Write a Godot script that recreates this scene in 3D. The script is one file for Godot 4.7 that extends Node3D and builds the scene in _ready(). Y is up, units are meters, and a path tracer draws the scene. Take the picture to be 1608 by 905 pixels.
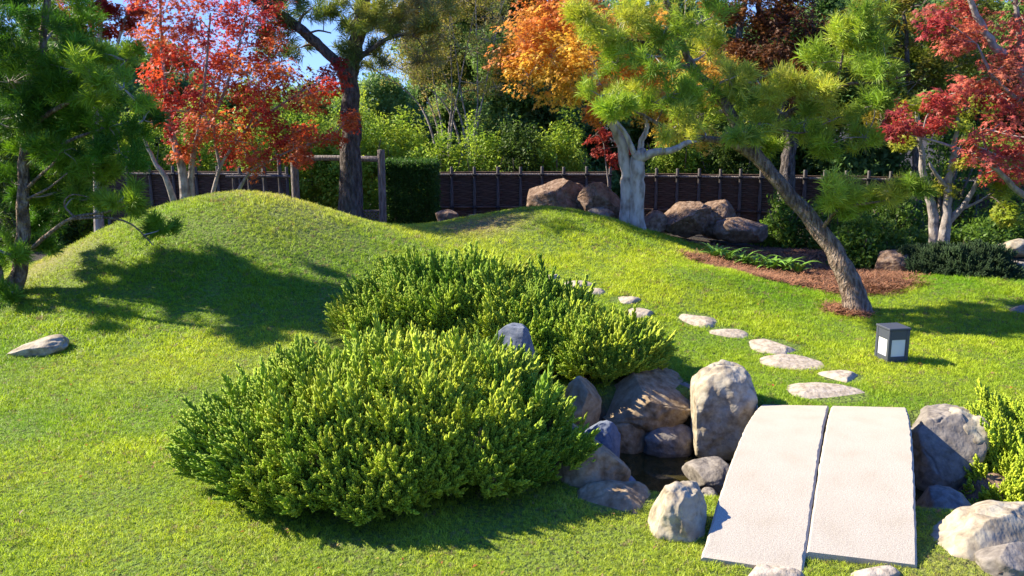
extends Node3D
# A hillside strolling garden: lawn mounds, two spreading junipers, a two-slab footbridge over a rock-lined stream, pines and maples.

const BUMPS := [[-3.95, 12.6, 0.98, 2.2, 2.0], [0.55, 14.7, 0.5, 1.75, 1.9], [2.75, 11.6, 0.16, 1.1, 0.8], [6.3, 12.0, 0.12, 1.6, 1.0], [-1.2, 8.6, 0.14, 1.7, 1.1]]
const WATER := -0.47
var CHANNEL := PackedVector2Array([Vector2(0.95, 6.55), Vector2(1.5, 6.5), Vector2(2.3, 6.22), Vector2(3.3, 6), Vector2(5, 5.7), Vector2(9, 5)])
var rng := RandomNumberGenerator.new()
var coarse := FastNoiseLite.new()
var fine := FastNoiseLite.new()
var ridge := FastNoiseLite.new()
var cell := FastNoiseLite.new()
var used := {}
var M := {}
var keep_clear := []   # [x, d, half width, half depth] of stones and rocks: no grass grows there


class Buf:
	var v := PackedVector3Array()
	var n := PackedVector3Array()
	var c := PackedColorArray()
	var i := PackedInt32Array()

	func quad(a: int, b: int, cc: int, d: int) -> void:
		i.append_array([a, cc, b, a, d, cc])

	func face(pts: Array, col: Color) -> void:   # flat convex polygon, counter-clockwise seen from its front
		var at := v.size()
		var nn: Vector3 = (pts[1] - pts[0]).cross(pts[2] - pts[0]).normalized()
		for p in pts:
			v.append(p)
			n.append(nn)
			c.append(col)
		for k in range(1, pts.size() - 1):
			i.append_array([at, at + k + 1, at + k])

	func smooth_normals() -> void:
		n.resize(v.size())
		n.fill(Vector3.ZERO)
		for k in range(0, i.size(), 3):
			var a := i[k]
			var b := i[k + 2]
			var d := i[k + 1]
			var w := (v[b] - v[a]).cross(v[d] - v[a])
			n[a] += w
			n[b] += w
			n[d] += w
		for k in n.size():
			n[k] = n[k].normalized()

	func mesh(mat: Material) -> ArrayMesh:
		var a := []
		a.resize(Mesh.ARRAY_MAX)
		a[Mesh.ARRAY_VERTEX] = v
		a[Mesh.ARRAY_NORMAL] = n
		if c.size() == v.size():
			a[Mesh.ARRAY_COLOR] = c
		a[Mesh.ARRAY_INDEX] = i
		var m := ArrayMesh.new()
		m.add_surface_from_arrays(Mesh.PRIMITIVE_TRIANGLES, a)
		m.surface_set_material(0, mat)
		return m


# ---------------------------------------------------------------- naming and placing
func numbered(called: String) -> String:
	var k: int = used.get(called, 0)
	used[called] = k + 1
	return called if k == 0 else "%s_%03d" % [called, k]


func tag(o: Node3D, label: String, category: String, group := "", kind := "") -> Node3D:
	if label:
		o.set_meta("label", label)
	if category:
		o.set_meta("category", category)
	if group:
		o.set_meta("group", group)
	if kind:
		o.set_meta("kind", kind)
	return o


func thing(called: String, label: String, category: String, at: Vector3, group := "") -> Node3D:
	var o := Node3D.new()
	o.name = numbered(called)
	add_child(o)
	o.position = at
	return tag(o, label, category, group)


func part(called: String, m: Mesh, parent: Node3D, at := Vector3.ZERO) -> MeshInstance3D:
	var o := MeshInstance3D.new()
	o.name = called if parent != self else numbered(called)
	o.mesh = m
	parent.add_child(o, true)
	o.position = at
	return o


func many(called: String, m: Mesh, xf: Array[Transform3D], cols: PackedColorArray, parent: Node3D) -> MultiMeshInstance3D:
	var mm := MultiMesh.new()
	mm.transform_format = MultiMesh.TRANSFORM_3D
	mm.use_colors = true
	mm.mesh = m
	mm.instance_count = xf.size()
	for k in xf.size():
		mm.set_instance_transform(k, xf[k])
		mm.set_instance_color(k, cols[k])
	var o := MultiMeshInstance3D.new()
	o.name = called if parent != self else numbered(called)
	o.multimesh = mm
	o.set_meta("kind", "stuff")
	parent.add_child(o, true)
	return o


# ---------------------------------------------------------------- terrain
func ss(a: float, b: float, x: float) -> float:
	return smoothstep(a, b, x)


func channel(x: float, d: float) -> float:
	var m := 9.0
	var p := Vector2(x, d)
	for k in CHANNEL.size() - 1:
		var a := CHANNEL[k]
		var u := CHANNEL[k + 1] - a
		var t := clampf((p - a).dot(u) / u.length_squared(), 0.0, 1.0)
		m = minf(m, p.distance_to(a + u * t))
	return m - 0.24 * exp(-pow((x - 1.2) / 0.65, 2.0))   # the hollow beside the bridge is wider


func height(x: float, d: float) -> float:
	var r := ss(2.0, 4.5, x)
	var lf := 1.6 * (1.0 - ss(-7.5, -5.0, x))
	var y := 0.30 * ss(8.0, 12.0, d) * (1.0 - ss(1.0, 4.5, x)) * ss(-7.6, -5.4, x) - 0.75 * ss(15.2 + 3.0 * r - lf, 18.3 + 2.0 * r - lf, d)
	for b in BUMPS:
		var u: float = (x - b[0]) / b[3]
		var w: float = (d - b[1]) / b[4]
		var q := u * u + w * w
		if q < 12.0:
			y += b[2] * exp(-q)
	if x > -1.0 and d > 3.0 and d < 9.0:
		y -= 0.72 * (1.0 - ss(0.45, 0.92, channel(x, d)))
	return y


func ground(x: float, z: float) -> float:
	var d := -z
	var y := height(x, d)
	if d < 26.0 and absf(x) < 14.0:
		y += 0.018 * coarse.get_noise_2d(x * 9.0, d * 9.0)
	return y


func bare(x: float, d: float) -> float:   # 1 where the soil shows: under the leaning pine, the stream bed, the beds at the back
	var w := 0.35 * coarse.get_noise_2d(x * 14.0, d * 14.0) + 0.12 * fine.get_noise_2d(x * 40.0, d * 40.0)
	var mulch := 0.0
	# the needle-covered slope behind the leaning pine
	var u := (x - 4.35) / 1.75
	var q := (d - 12.9 + 0.30 * (x - 4.5)) / 1.55
	mulch = 1.0 - ss(0.72, 1.0, sqrt(u * u + q * q) + w * 0.7)
	# shaded beds beyond the lawn
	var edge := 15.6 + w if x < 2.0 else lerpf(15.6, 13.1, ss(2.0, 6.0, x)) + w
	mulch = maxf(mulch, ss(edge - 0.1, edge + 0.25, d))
	# round the trunk foot
	mulch = maxf(mulch, 1.0 - ss(0.16, 0.36, Vector2(x - 4.12, d - 10.62).length() + w * 0.3))
	if d < 8.5 and x > 0.0:
		mulch = maxf(mulch, 1.0 - ss(0.76, 0.90, channel(x, d) + w * 0.15))
	return mulch


func dry(x: float, d: float) -> float:   # worn, straw-coloured turf on the crowns of the mounds
	var w := coarse.get_noise_2d(x * 7.0 + 40.0, d * 7.0)
	var k := 0.95 * exp(-pow((x + 0.55) / 0.75, 2.0) - pow((d - 13.9) / 0.75, 2.0))
	k += 0.5 * exp(-pow((x + 3.2) / 1.6, 2.0) - pow((d - 12.9) / 0.9, 2.0))
	k += 0.2 * exp(-pow((x + 3.0) / 1.3, 2.0) - pow((d - 11.6) / 0.8, 2.0))
	k += 0.7 * exp(-pow((x + 6.2) / 0.9, 2.0) - pow((d - 11.2) / 1.2, 2.0))
	k += 0.5 * exp(-pow((x - 3.4) / 0.6, 2.0) - pow((d - 13.6) / 0.6, 2.0))
	k += 0.35 * exp(-pow((x - 2.6) / 0.8, 2.0) - pow((d - 4.5) / 0.25, 2.0))
	return clampf(k * (1.0 + 0.9 * w) + 0.30 * maxf(0.0, w + 0.12), 0.0, 1.0)


# ---------------------------------------------------------------- materials
func noise_tex(freq: float, seed_: int, ramp: Array, octaves := 5, kind := FastNoiseLite.TYPE_SIMPLEX_SMOOTH, size := 512, fractal := FastNoiseLite.FRACTAL_FBM, gain := 0.5) -> NoiseTexture2D:
	var n := FastNoiseLite.new()
	n.seed = seed_
	n.noise_type = kind
	n.frequency = freq
	n.fractal_type = fractal
	n.fractal_octaves = octaves
	n.fractal_gain = gain
	var t := NoiseTexture2D.new()
	t.width = size
	t.height = size
	t.seamless = true
	t.noise = n
	if ramp:
		var g := Gradient.new()
		g.offsets = PackedFloat32Array(ramp[0])
		g.colors = PackedColorArray(ramp[1])
		t.color_ramp = g
	return t


func lin(r: float, g: float, b: float) -> Color:
	return Color(r, g, b).linear_to_srgb()


func plain(c: Color, rough := 0.9) -> StandardMaterial3D:
	var m := StandardMaterial3D.new()
	m.albedo_color = c
	m.roughness = rough
	return m


func foliage(back: Color, rough := 0.55) -> StandardMaterial3D:
	var m := plain(Color.WHITE, rough)
	m.vertex_color_use_as_albedo = true
	m.metallic_specular = 0.35
	m.backlight_enabled = true
	m.backlight = back
	m.cull_mode = BaseMaterial3D.CULL_DISABLED
	return m


func stone(ramp: Array, scale: float, bump: float, seed_: int) -> StandardMaterial3D:
	var m := plain(Color.WHITE, 0.88)
	m.albedo_texture = noise_tex(0.013, seed_, ramp, 7, FastNoiseLite.TYPE_SIMPLEX_SMOOTH, 1024, FastNoiseLite.FRACTAL_FBM, 0.66)
	m.uv1_triplanar = true
	m.uv1_triplanar_sharpness = 3.0
	m.uv1_scale = Vector3.ONE * scale
	m.heightmap_enabled = true
	m.heightmap_texture = M.grit
	m.heightmap_scale = bump
	m.metallic_specular = 0.3
	return m


func bark(ramp: Array, scale: Vector3, bump: float, seed_: int) -> StandardMaterial3D:
	var m := plain(Color.WHITE, 0.92)
	m.albedo_texture = noise_tex(0.012, seed_, ramp, 5)
	m.uv1_triplanar = true
	m.uv1_scale = scale
	m.heightmap_enabled = true
	m.heightmap_texture = M.fissure
	m.heightmap_scale = bump
	m.metallic_specular = 0.2
	return m


func make_materials() -> void:
	M.grit = noise_tex(0.035, 5, [], 6, FastNoiseLite.TYPE_SIMPLEX_SMOOTH, 512, FastNoiseLite.FRACTAL_FBM, 0.62)
	M.fissure = noise_tex(0.012, 9, [], 4, FastNoiseLite.TYPE_SIMPLEX, 512, FastNoiseLite.FRACTAL_RIDGED)
	var o := [0.0, 0.3, 0.5, 0.7, 1.0]
	M.tan = stone([o, [lin(0.097, 0.061, 0.031), lin(0.185, 0.127, 0.069), lin(0.243, 0.178, 0.105), lin(0.301, 0.233, 0.143), lin(0.360, 0.290, 0.196)]], 0.55, 0.9, 11)
	M.pale = stone([o, [lin(0.129, 0.100, 0.066), lin(0.237, 0.195, 0.133), lin(0.317, 0.271, 0.190), lin(0.396, 0.353, 0.261), lin(0.268, 0.252, 0.186)]], 0.5, 1.0, 12)
	M.slate = stone([o, [lin(.05, .06, .08), lin(.085, .10, .13), lin(.13, .15, .185), lin(.18, .195, .22), lin(.26, .265, .27)]], 0.6, 0.8, 13)
	M.grey = stone([o, [lin(0.080, 0.068, 0.059), lin(0.141, 0.123, 0.103), lin(0.194, 0.170, 0.142), lin(0.248, 0.221, 0.186), lin(0.177, 0.149, 0.115)]], 0.6, 0.9, 14)
	M.lava = stone([o, [lin(0.054, 0.032, 0.019), lin(0.118, 0.075, 0.048), lin(0.178, 0.117, 0.079), lin(0.237, 0.174, 0.127), lin(0.322, 0.258, 0.197)]], 0.5, 2.2, 15)
	M.step = stone([o, [lin(0.176, 0.139, 0.094), lin(0.288, 0.239, 0.173), lin(0.365, 0.307, 0.232), lin(0.420, 0.366, 0.286), lin(0.320, 0.265, 0.203)]], 0.8, 0.7, 16)
	M.slab = stone([[0.0, 0.42, 0.5, 0.58, 1.0], [lin(.30, .27, .26), lin(.50, .47, .45), lin(.58, .55, .52), lin(.64, .62, .60), lin(.76, .74, .72)]], 1.3, 0.10, 17)
	M.slab.albedo_texture = noise_tex(0.075, 17, [[0.0, 0.36, 0.5, 0.64, 1.0], [lin(0.172, 0.141, 0.103), lin(0.345, 0.305, 0.236), lin(0.425, 0.380, 0.297), lin(0.483, 0.435, 0.348), lin(0.621, 0.578, 0.470)]], 4, FastNoiseLite.TYPE_SIMPLEX, 1024, FastNoiseLite.FRACTAL_FBM, 0.85)
	M.slab.detail_enabled = true
	M.slab.detail_blend_mode = BaseMaterial3D.BLEND_MODE_MUL
	M.slab.detail_albedo = noise_tex(0.0045, 18, [[0.0, 0.45, 1.0], [Color(.955, .945, .93), Color(.98, .975, .97), Color(1, 1, 1)]], 4)
	M.pine_bark = bark([o, [lin(.045, .03, .02), lin(.13, .09, .065), lin(.23, .17, .125), lin(.33, .26, .20), lin(.44, .37, .30)]], Vector3(2.6, 0.9, 2.6), 5.0, 21)
	M.dark_bark = bark([o, [lin(.025, .02, .018), lin(.06, .05, .045), lin(.10, .085, .075), lin(.15, .13, .12), lin(.21, .19, .17)]], Vector3(2.2, .7, 2.2), 4.0, 22)
	M.white_bark = bark([[0.0, 0.25, 0.42, 0.6, 1.0], [lin(.12, .09, .065), lin(.26, .225, .18), lin(.38, .345, .29), lin(.50, .465, .40), lin(.60, .57, .51)]], Vector3(1.1, 0.5, 1.1), 0.7, 23)
	M.grey_bark = bark([o, [lin(.10, .08, .07), lin(.20, .17, .15), lin(.30, .26, .23), lin(.38, .34, .31), lin(.26, .21, .18)]], Vector3(1.6, 0.8, 1.6), 1.0, 24)
	M.twig = plain(lin(.16, .12, .095))
	M.pale_twig = plain(lin(.30, .26, .22))
	M.juniper_wood = plain(lin(.13, .085, .055))
	M.needle = foliage(Color(.9, .9, .6), 0.5)
	M.leaf = foliage(Color(1, 1, .95), 0.5)
	M.scale_leaf = foliage(Color(.8, .8, .55), 0.6)
	M.blade = foliage(Color(.95, .95, .8), 0.5)
	M.strap = foliage(Color(.45, .45, .35), 0.35)
	M.timber = bark([o, [lin(.07, .055, .045), lin(.14, .115, .095), lin(.20, .17, .145), lin(.26, .225, .195), lin(.32, .28, .25)]], Vector3(3.0, .6, 3.0), 1.5, 25)
	M.post = bark([o, [lin(0.040, 0.034, 0.032), lin(0.072, 0.064, 0.060), lin(0.104, 0.094, 0.088), lin(0.136, 0.124, 0.116), lin(0.176, 0.160, 0.152)]], Vector3(3.0, .5, 3.0), 1.2, 26)
	M.panel = bark([o, [lin(0.047, 0.032, 0.023), lin(0.095, 0.063, 0.046), lin(0.134, 0.091, 0.068), lin(0.181, 0.128, 0.095), lin(0.236, 0.173, 0.128)]], Vector3(.5, 6.0, .5), 2.5, 27)
	M.knot = plain(lin(.012, .011, .012), 0.8)
	M.slate_paint = plain(lin(.052, .060, .078), 0.5)
	M.frost = plain(lin(.80, .80, .78), 0.45)
	M.frost.backlight_enabled = true
	M.frost.backlight = Color(.7, .7, .68)
	M.water = plain(Color(.22, .20, .10, .78), 0.04)
	M.water.transparency = BaseMaterial3D.TRANSPARENCY_ALPHA
	M.water.normal_enabled = true
	var wn := noise_tex(0.010, 31, [], 3)
	wn.as_normal_map = true
	wn.bump_strength = 1.2
	M.water.normal_texture = wn
	M.water.normal_scale = 0.25
	M.water.uv1_triplanar = true
	M.water.uv1_scale = Vector3.ONE * 0.8
	M.soil = plain(Color.WHITE, 0.95)
	M.soil.vertex_color_use_as_albedo = true
	M.soil.albedo_texture = noise_tex(0.03, 32, [[0.0, 0.35, 0.6, 1.0], [Color(.55, .53, .5), Color(.82, .8, .78), Color(.95, .95, .93), Color(1, 1, 1)]], 5)
	M.soil.uv1_triplanar = true
	M.soil.uv1_world_triplanar = true
	M.soil.uv1_scale = Vector3.ONE * 1.1
	M.soil.heightmap_enabled = true
	M.soil.heightmap_texture = M.grit
	M.soil.heightmap_scale = 3.0
	M.litter = foliage(Color(.2, .2, .15), 0.8)


# ---------------------------------------------------------------- shapes
func curve(pts: Array, per := 5) -> PackedVector3Array:   # Catmull-Rom through the points
	var out := PackedVector3Array()
	for k in pts.size() - 1:
		var a: Vector3 = pts[maxi(k - 1, 0)]
		var b: Vector3 = pts[k]
		var c: Vector3 = pts[k + 1]
		var d: Vector3 = pts[mini(k + 2, pts.size() - 1)]
		for j in per:
			out.append(b.cubic_interpolate(c, a, d, float(j) / per))
	out.append(pts[-1])
	return out


func tube(b: Buf, pts: PackedVector3Array, r0: float, r1: float, sides: int, rough := 0.0, flare := 0.0) -> void:
	var at := b.v.size()
	var cnt := pts.size()
	var side := Vector3.ZERO
	for k in cnt:
		var dir := (pts[mini(k + 1, cnt - 1)] - pts[maxi(k - 1, 0)]).normalized()
		if k == 0:
			side = dir.cross(Vector3(0.31, 0.2, 0.93)).normalized()
		side = (side - dir * side.dot(dir)).normalized()
		var other := dir.cross(side)
		var t := float(k) / (cnt - 1)
		var r := lerpf(r0, r1, pow(t, 0.85)) + flare * exp(-t * 9.0)
		for s in sides:
			var a := TAU * s / sides
			var q := side * cos(a) + other * sin(a)
			var rr := r
			if rough > 0.0:
				var p := pts[k] + q * r
				rr *= 1.0 + rough * ridge.get_noise_3d(p.x * 22.0, p.y * 9.0, p.z * 22.0) + rough * 0.8 * coarse.get_noise_3d(p.x * 30.0, p.y * 12.0, p.z * 30.0)
			b.v.append(pts[k] + q * rr)
			b.n.append(q)
	for k in cnt - 1:
		for s in sides:
			var s2 := (s + 1) % sides
			b.quad(at + k * sides + s, at + k * sides + s2, at + (k + 1) * sides + s2, at + (k + 1) * sides + s)
	b.v.append(pts[cnt - 1])
	b.n.append((pts[cnt - 1] - pts[cnt - 2]).normalized())
	for s in sides:
		b.i.append_array([at + (cnt - 1) * sides + s, b.v.size() - 1, at + (cnt - 1) * sides + (s + 1) % sides])


func face_out(b: Buf, mid: Vector3, pts: Array) -> void:   # the polygon turned so that it faces away from mid
	if (pts[1] - pts[0]).cross(pts[2] - pts[0]).dot(pts[0] + pts[2] - mid * 2.0) < 0.0:
		pts.reverse()
	b.face(pts, Color.WHITE)


func box(b: Buf, c: Vector3, s: Vector3, bev := 0.004) -> void:   # box with chamfered edges
	var h := s * 0.5
	for ax in 3:
		var a2 := (ax + 1) % 3
		var a3 := (ax + 2) % 3
		for sg in [-1.0, 1.0]:
			var o := c
			o[ax] += sg * h[ax]
			var u := Vector3.ZERO
			u[a2] = h[a2] - bev
			var w := Vector3.ZERO
			w[a3] = h[a3] - bev
			face_out(b, c, [o - u - w, o + u - w, o + u + w, o - u + w])
			for s3 in [-1.0, 1.0]:
				var e := Vector3.ZERO
				e[ax] = h[ax] - bev
				var p := c
				p[a2] += sg * h[a2]
				p[a3] += s3 * (h[a3] - bev)
				var q := c
				q[a2] += sg * (h[a2] - bev)
				q[a3] += s3 * h[a3]
				face_out(b, c, [p - e, p + e, q + e, q - e])


func ico(level: int) -> Buf:
	var b := Buf.new()
	var t := (1.0 + sqrt(5.0)) / 2.0
	for p in [[-1, t, 0], [1, t, 0], [-1, -t, 0], [1, -t, 0], [0, -1, t], [0, 1, t], [0, -1, -t], [0, 1, -t], [t, 0, -1], [t, 0, 1], [-t, 0, -1], [-t, 0, 1]]:
		b.v.append(Vector3(p[0], p[1], p[2]).normalized())
	b.i = PackedInt32Array([0, 11, 5, 0, 5, 1, 0, 1, 7, 0, 7, 10, 0, 10, 11, 1, 5, 9, 5, 11, 4, 11, 10, 2, 10, 7, 6, 7, 1, 8, 3, 9, 4, 3, 4, 2, 3, 2, 6, 3, 6, 8, 3, 8, 9, 4, 9, 5, 2, 4, 11, 6, 2, 10, 8, 6, 7, 9, 8, 1])
	for l in level:
		var mids := {}
		var out := PackedInt32Array()
		for k in range(0, b.i.size(), 3):
			var e := [b.i[k], b.i[k + 1], b.i[k + 2]]
			var m := [0, 0, 0]
			for j in 3:
				var a: int = mini(e[j], e[(j + 1) % 3])
				var c: int = maxi(e[j], e[(j + 1) % 3])
				var key := a * 100000 + c
				if not mids.has(key):
					mids[key] = b.v.size()
					b.v.append((b.v[a] + b.v[c]).normalized())
				m[j] = mids[key]
			out.append_array([e[0], m[0], m[2], m[0], e[1], m[1], m[2], m[1], e[2], m[0], m[1], m[2]])
		b.i = out
	for k in range(0, b.i.size(), 3):
		var s := b.i[k + 1]
		b.i[k + 1] = b.i[k + 2]
		b.i[k + 2] = s
	return b

var spheres := {}


func rock_mesh(size: Vector3, seed_: int, mat: Material, boxy := 2.4, cuts := 5, rough := 1.0, level := 4, crack := 0.0) -> ArrayMesh:
	if not spheres.has(level):
		spheres[level] = ico(level)
	var src: Buf = spheres[level]
	var b := Buf.new()
	b.i = src.i.duplicate()
	var r := RandomNumberGenerator.new()
	r.seed = seed_ * 7919 + 13
	var planes := []
	for k in cuts:
		var m := Vector3(r.randf_range(-1, 1), r.randf_range(-0.35, 1.0), r.randf_range(-1, 1)).normalized()
		planes.append([m, r.randf_range(0.62, 0.9)])
	var off := Vector3(seed_ * 17.3, seed_ * 5.1, seed_ * 9.7)
	var lo := Vector3.ONE * 9.0
	var hi := -lo
	for p in src.v:
		var q := p / pow(pow(absf(p.x), boxy) + pow(absf(p.y), boxy) + pow(absf(p.z), boxy), 1.0 / boxy)
		var w := p * 42.0 + off
		q *= 1.0 + 0.17 * rough * coarse.get_noise_3dv(w)
		for pl in planes:
			var e: float = q.dot(pl[0]) - pl[1]
			if e > 0.0:
				q -= pl[0] * e * 0.9
		var s := p * size
		q *= 1.0 + rough * (0.020 * coarse.get_noise_3dv(p * 110.0 + off) - 0.030 * pow(maxf(0.0, ridge.get_noise_3dv(p * 16.0 + off) - 0.35), 2.0) + 0.004 * fine.get_noise_3dv(s * 200.0 + off))
		var vein := coarse.get_noise_3dv(p * 34.0 + off * 1.7 + Vector3(0, 0, 0.4) * fine.get_noise_3dv(p * 60.0))   # cracks run along the zero lines
		q *= 1.0 - crack * exp(-pow(vein / 0.035, 2.0))
		b.v.append(q)
		lo = lo.min(q)
		hi = hi.max(q)
	var mid := (lo + hi) * 0.5
	var f := size / (hi - lo)
	for k in b.v.size():
		b.v[k] = (b.v[k] - mid) * f
	b.smooth_normals()
	return b.mesh(mat)


func rock(called: String, label: String, category: String, at: Vector3, wh: Vector2, deep: float, seed_: int, mat: Material, opt := {}) -> MeshInstance3D:
	var size := Vector3(wh.x, wh.y, deep)
	var o := part(called, rock_mesh(size, seed_, mat, opt.get("boxy", 2.4), opt.get("cuts", 5), opt.get("rough", 1.0), opt.get("level", 4), opt.get("crack", 0.03 if opt.get("level", 4) > 4 else 0.012)), self, at)
	o.rotation = opt.get("turn", Vector3.ZERO)
	tag(o, label, category, opt.get("group", ""))
	keep_clear.append([at.x, -at.z, wh.x * 0.41, deep * 0.41, at.y + wh.y * 0.5])
	return o


# ---------------------------------------------------------------- foliage templates
func blade_leaf(b: Buf, base: Vector3, dir: Vector3, up: Vector3, length: float, width: float, bend: float, col: Color) -> void:
	# pointed leaf of four triangles, folded a little along its rib
	var side := dir.cross(up).normalized()
	var nrm := side.cross(dir).normalized()
	var mid := base + dir * length * 0.45 + nrm * bend * length * 0.5
	var tip := base + dir * length - nrm * bend * length * 0.2
	var at := b.v.size()
	var l := mid - side * width * 0.5 + nrm * width * 0.15
	var r := mid + side * width * 0.5 + nrm * width * 0.15
	b.v.append_array([base, l, mid, r, tip])
	b.n.append_array([nrm, (nrm + side * 0.3).normalized(), nrm, (nrm - side * 0.3).normalized(), nrm])
	for k in 5:
		b.c.append(col)
	b.i.append_array([at, at + 1, at + 2, at, at + 2, at + 3, at + 1, at + 4, at + 2, at + 2, at + 4, at + 3])


func vary(r: RandomNumberGenerator, a: float) -> Color:
	var k := 1.0 + r.randf_range(-a, a)
	return Color(k * (1.0 + r.randf_range(-a, a) * 0.4), k, k * (1.0 + r.randf_range(-a, a) * 0.4))


func random_dir(r: RandomNumberGenerator) -> Vector3:
	var y := r.randf_range(-1, 1)
	var a := r.randf() * TAU
	var q := sqrt(1.0 - y * y)
	return Vector3(q * cos(a), y, q * sin(a))


func needle_tuft(seed_: int, count: int, length: float, width: float) -> ArrayMesh:   # along +y
	var b := Buf.new()
	var r := RandomNumberGenerator.new()
	r.seed = seed_
	for k in count:
		var a := r.randf() * TAU
		var open := r.randf_range(0.25, 1.25)
		var dir := Vector3(cos(a) * sin(open), cos(open), sin(a) * sin(open))
		var base := Vector3(0, r.randf_range(-0.55, 0.25) * length, 0)
		var side := dir.cross(random_dir(r)).normalized() * width * 0.5
		var l := length * r.randf_range(0.75, 1.15)
		var mid := base + dir * l * 0.6
		var tip := base + dir * l + Vector3(0, -0.09 * l, 0)
		var nrm := side.cross(dir).normalized()
		var at := b.v.size()
		b.v.append_array([base - side * 0.7, base + side * 0.7, mid + side, mid - side, tip])
		var col := vary(r, 0.28)
		for j in 5:
			b.n.append(nrm)
			b.c.append(col)
		b.i.append_array([at, at + 2, at + 1, at, at + 3, at + 2, at + 3, at + 4, at + 2])
	return b.mesh(M.needle)


func maple_spray(seed_: int, count: int, size: float, spread: float) -> ArrayMesh:   # a loose pad of lobed leaves, facing +y
	var b := Buf.new()
	var r := RandomNumberGenerator.new()
	r.seed = seed_
	for k in count:
		var a := r.randf() * TAU
		var q := sqrt(r.randf()) * spread
		var c := Vector3(cos(a) * q, r.randf_range(-0.35, 0.35) * spread, sin(a) * q)
		var nrm := (Vector3.UP + random_dir(r) * 0.75).normalized()
		var fwd := (Vector3(cos(a), -0.25, sin(a)) + random_dir(r) * 0.5)
		fwd = (fwd - nrm * fwd.dot(nrm)).normalized()
		var side := nrm.cross(fwd)
		var s := size * r.randf_range(0.7, 1.2)
		var col := vary(r, 0.22)
		var at := b.v.size()
		b.v.append(c)
		b.n.append(nrm)
		b.c.append(col)
		# five pointed lobes with notches between
		for j in 11:
			var ang := deg_to_rad(-150.0 + 30.0 * j)
			var rad := s * ([0.30, 0.62, 0.34, 0.88, 0.36, 1.0, 0.36, 0.88, 0.34, 0.62, 0.30][j] as float)
			b.v.append(c + (fwd * cos(ang) + side * sin(ang)) * rad - nrm * rad * rad / s * 0.22)
			b.n.append((nrm + (fwd * cos(ang) + side * sin(ang)) * 0.25).normalized())
			b.c.append(col)
		for j in 10:
			b.i.append_array([at, at + 2 + j, at + 1 + j])
	return b.mesh(M.leaf)


func leaf_spray(seed_: int, count: int, length: float, width: float, spread: float) -> ArrayMesh:
	var b := Buf.new()
	var r := RandomNumberGenerator.new()
	r.seed = seed_
	for k in count:
		var dir := (random_dir(r) + Vector3(0, 0.25, 0)).normalized()
		var base := random_dir(r) * spread * sqrt(r.randf())
		blade_leaf(b, base, dir, (Vector3.UP + random_dir(r) * 0.5).normalized(), length * r.randf_range(0.7, 1.2), width * r.randf_range(0.8, 1.2), 0.12, vary(r, 0.22))
	return b.mesh(M.leaf)


func cone3(b: Buf, p: Vector3, dir: Vector3, length: float, w: float, col: Color) -> void:   # a plump three-sided shoot
	var s := dir.cross(Vector3(0.3, 0.1, 0.9)).normalized()
	var o := dir.cross(s)
	var at := b.v.size()
	for k in 3:
		var q := s * cos(TAU * k / 3.0) + o * sin(TAU * k / 3.0)
		b.v.append(p + q * w * 0.35)
		b.v.append(p + dir * length * 0.55 + q * w * 0.5)
		b.n.append(q)
		b.n.append(q)
		b.c.append(col)
		b.c.append(col)
	b.v.append(p + dir * length)
	b.n.append(dir)
	b.c.append(col)
	for k in 3:
		var k2 := (k + 1) % 3
		b.quad(at + k * 2, at + k2 * 2, at + k2 * 2 + 1, at + k * 2 + 1)
		b.i.append_array([at + k * 2 + 1, at + 6, at + k2 * 2 + 1])


func juniper_sprig(seed_: int, shoots: int, w: float) -> ArrayMesh:   # unit height, along +y
	var b := Buf.new()
	var r := RandomNumberGenerator.new()
	r.seed = seed_
	# a few upright plumes, each clothed in short shoots held close to its axis
	var plumes := 4
	for p_ in plumes:
		var a0 := TAU * p_ / plumes + r.randf()
		var open := 0.0 if p_ == 0 else r.randf_range(0.28, 0.62)
		var axis := Vector3(cos(a0) * open, 1.0, sin(a0) * open).normalized()
		var root := axis * (0.0 if p_ == 0 else r.randf_range(0.0, 0.12))
		var long := r.randf_range(0.55, 0.78) if p_ else r.randf_range(0.8, 1.0)
		var tone := vary(r, 0.22)
		for k in shoots:
			var t := float(k) / shoots
			var a := k * 2.4 + r.randf_range(-0.4, 0.4)
			var out := lerpf(0.75, 0.22, t)
			var dir := (axis + Vector3(cos(a), 0.1, sin(a)) * out).normalized()
			var col := tone * r.randf_range(0.82, 1.18)
			cone3(b, root + axis * long * t * 0.9, dir, long * lerpf(0.30, 0.17, t) * r.randf_range(0.8, 1.2), w, col)
	return b.mesh(M.scale_leaf)


func grass_tuft(seed_: int, blades: int, length: float, width: float, spread: float) -> ArrayMesh:
	var b := Buf.new()
	var r := RandomNumberGenerator.new()
	r.seed = seed_
	for k in blades:
		var a := r.randf() * TAU
		var tilt := r.randf_range(0.15, 0.95)
		var dir := Vector3(cos(a) * sin(tilt), cos(tilt), sin(a) * sin(tilt))
		var p := Vector3(r.randf_range(-1, 1) * spread, -0.004, r.randf_range(-1, 1) * spread)
		var l := length * r.randf_range(0.55, 1.2)
		var side := dir.cross(random_dir(r)).normalized() * width * 0.5
		if side.cross(dir).y < 0.0:
			side = -side
		var nrm := (side.cross(dir).normalized() + Vector3.UP * 0.8).normalized()
		var at := b.v.size()
		var mid := p + dir * l * 0.55
		var tip := p + dir * l + Vector3(cos(a), -0.5, sin(a)) * l * 0.22
		b.v.append_array([p - side, p + side, mid + side * 0.8, mid - side * 0.8, tip])
		var col := vary(r, 0.25)
		for j in 5:
			b.n.append(nrm)
			b.c.append(col)
		b.i.append_array([at, at + 2, at + 1, at, at + 3, at + 2, at + 3, at + 4, at + 2])
	return b.mesh(M.blade)


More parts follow.
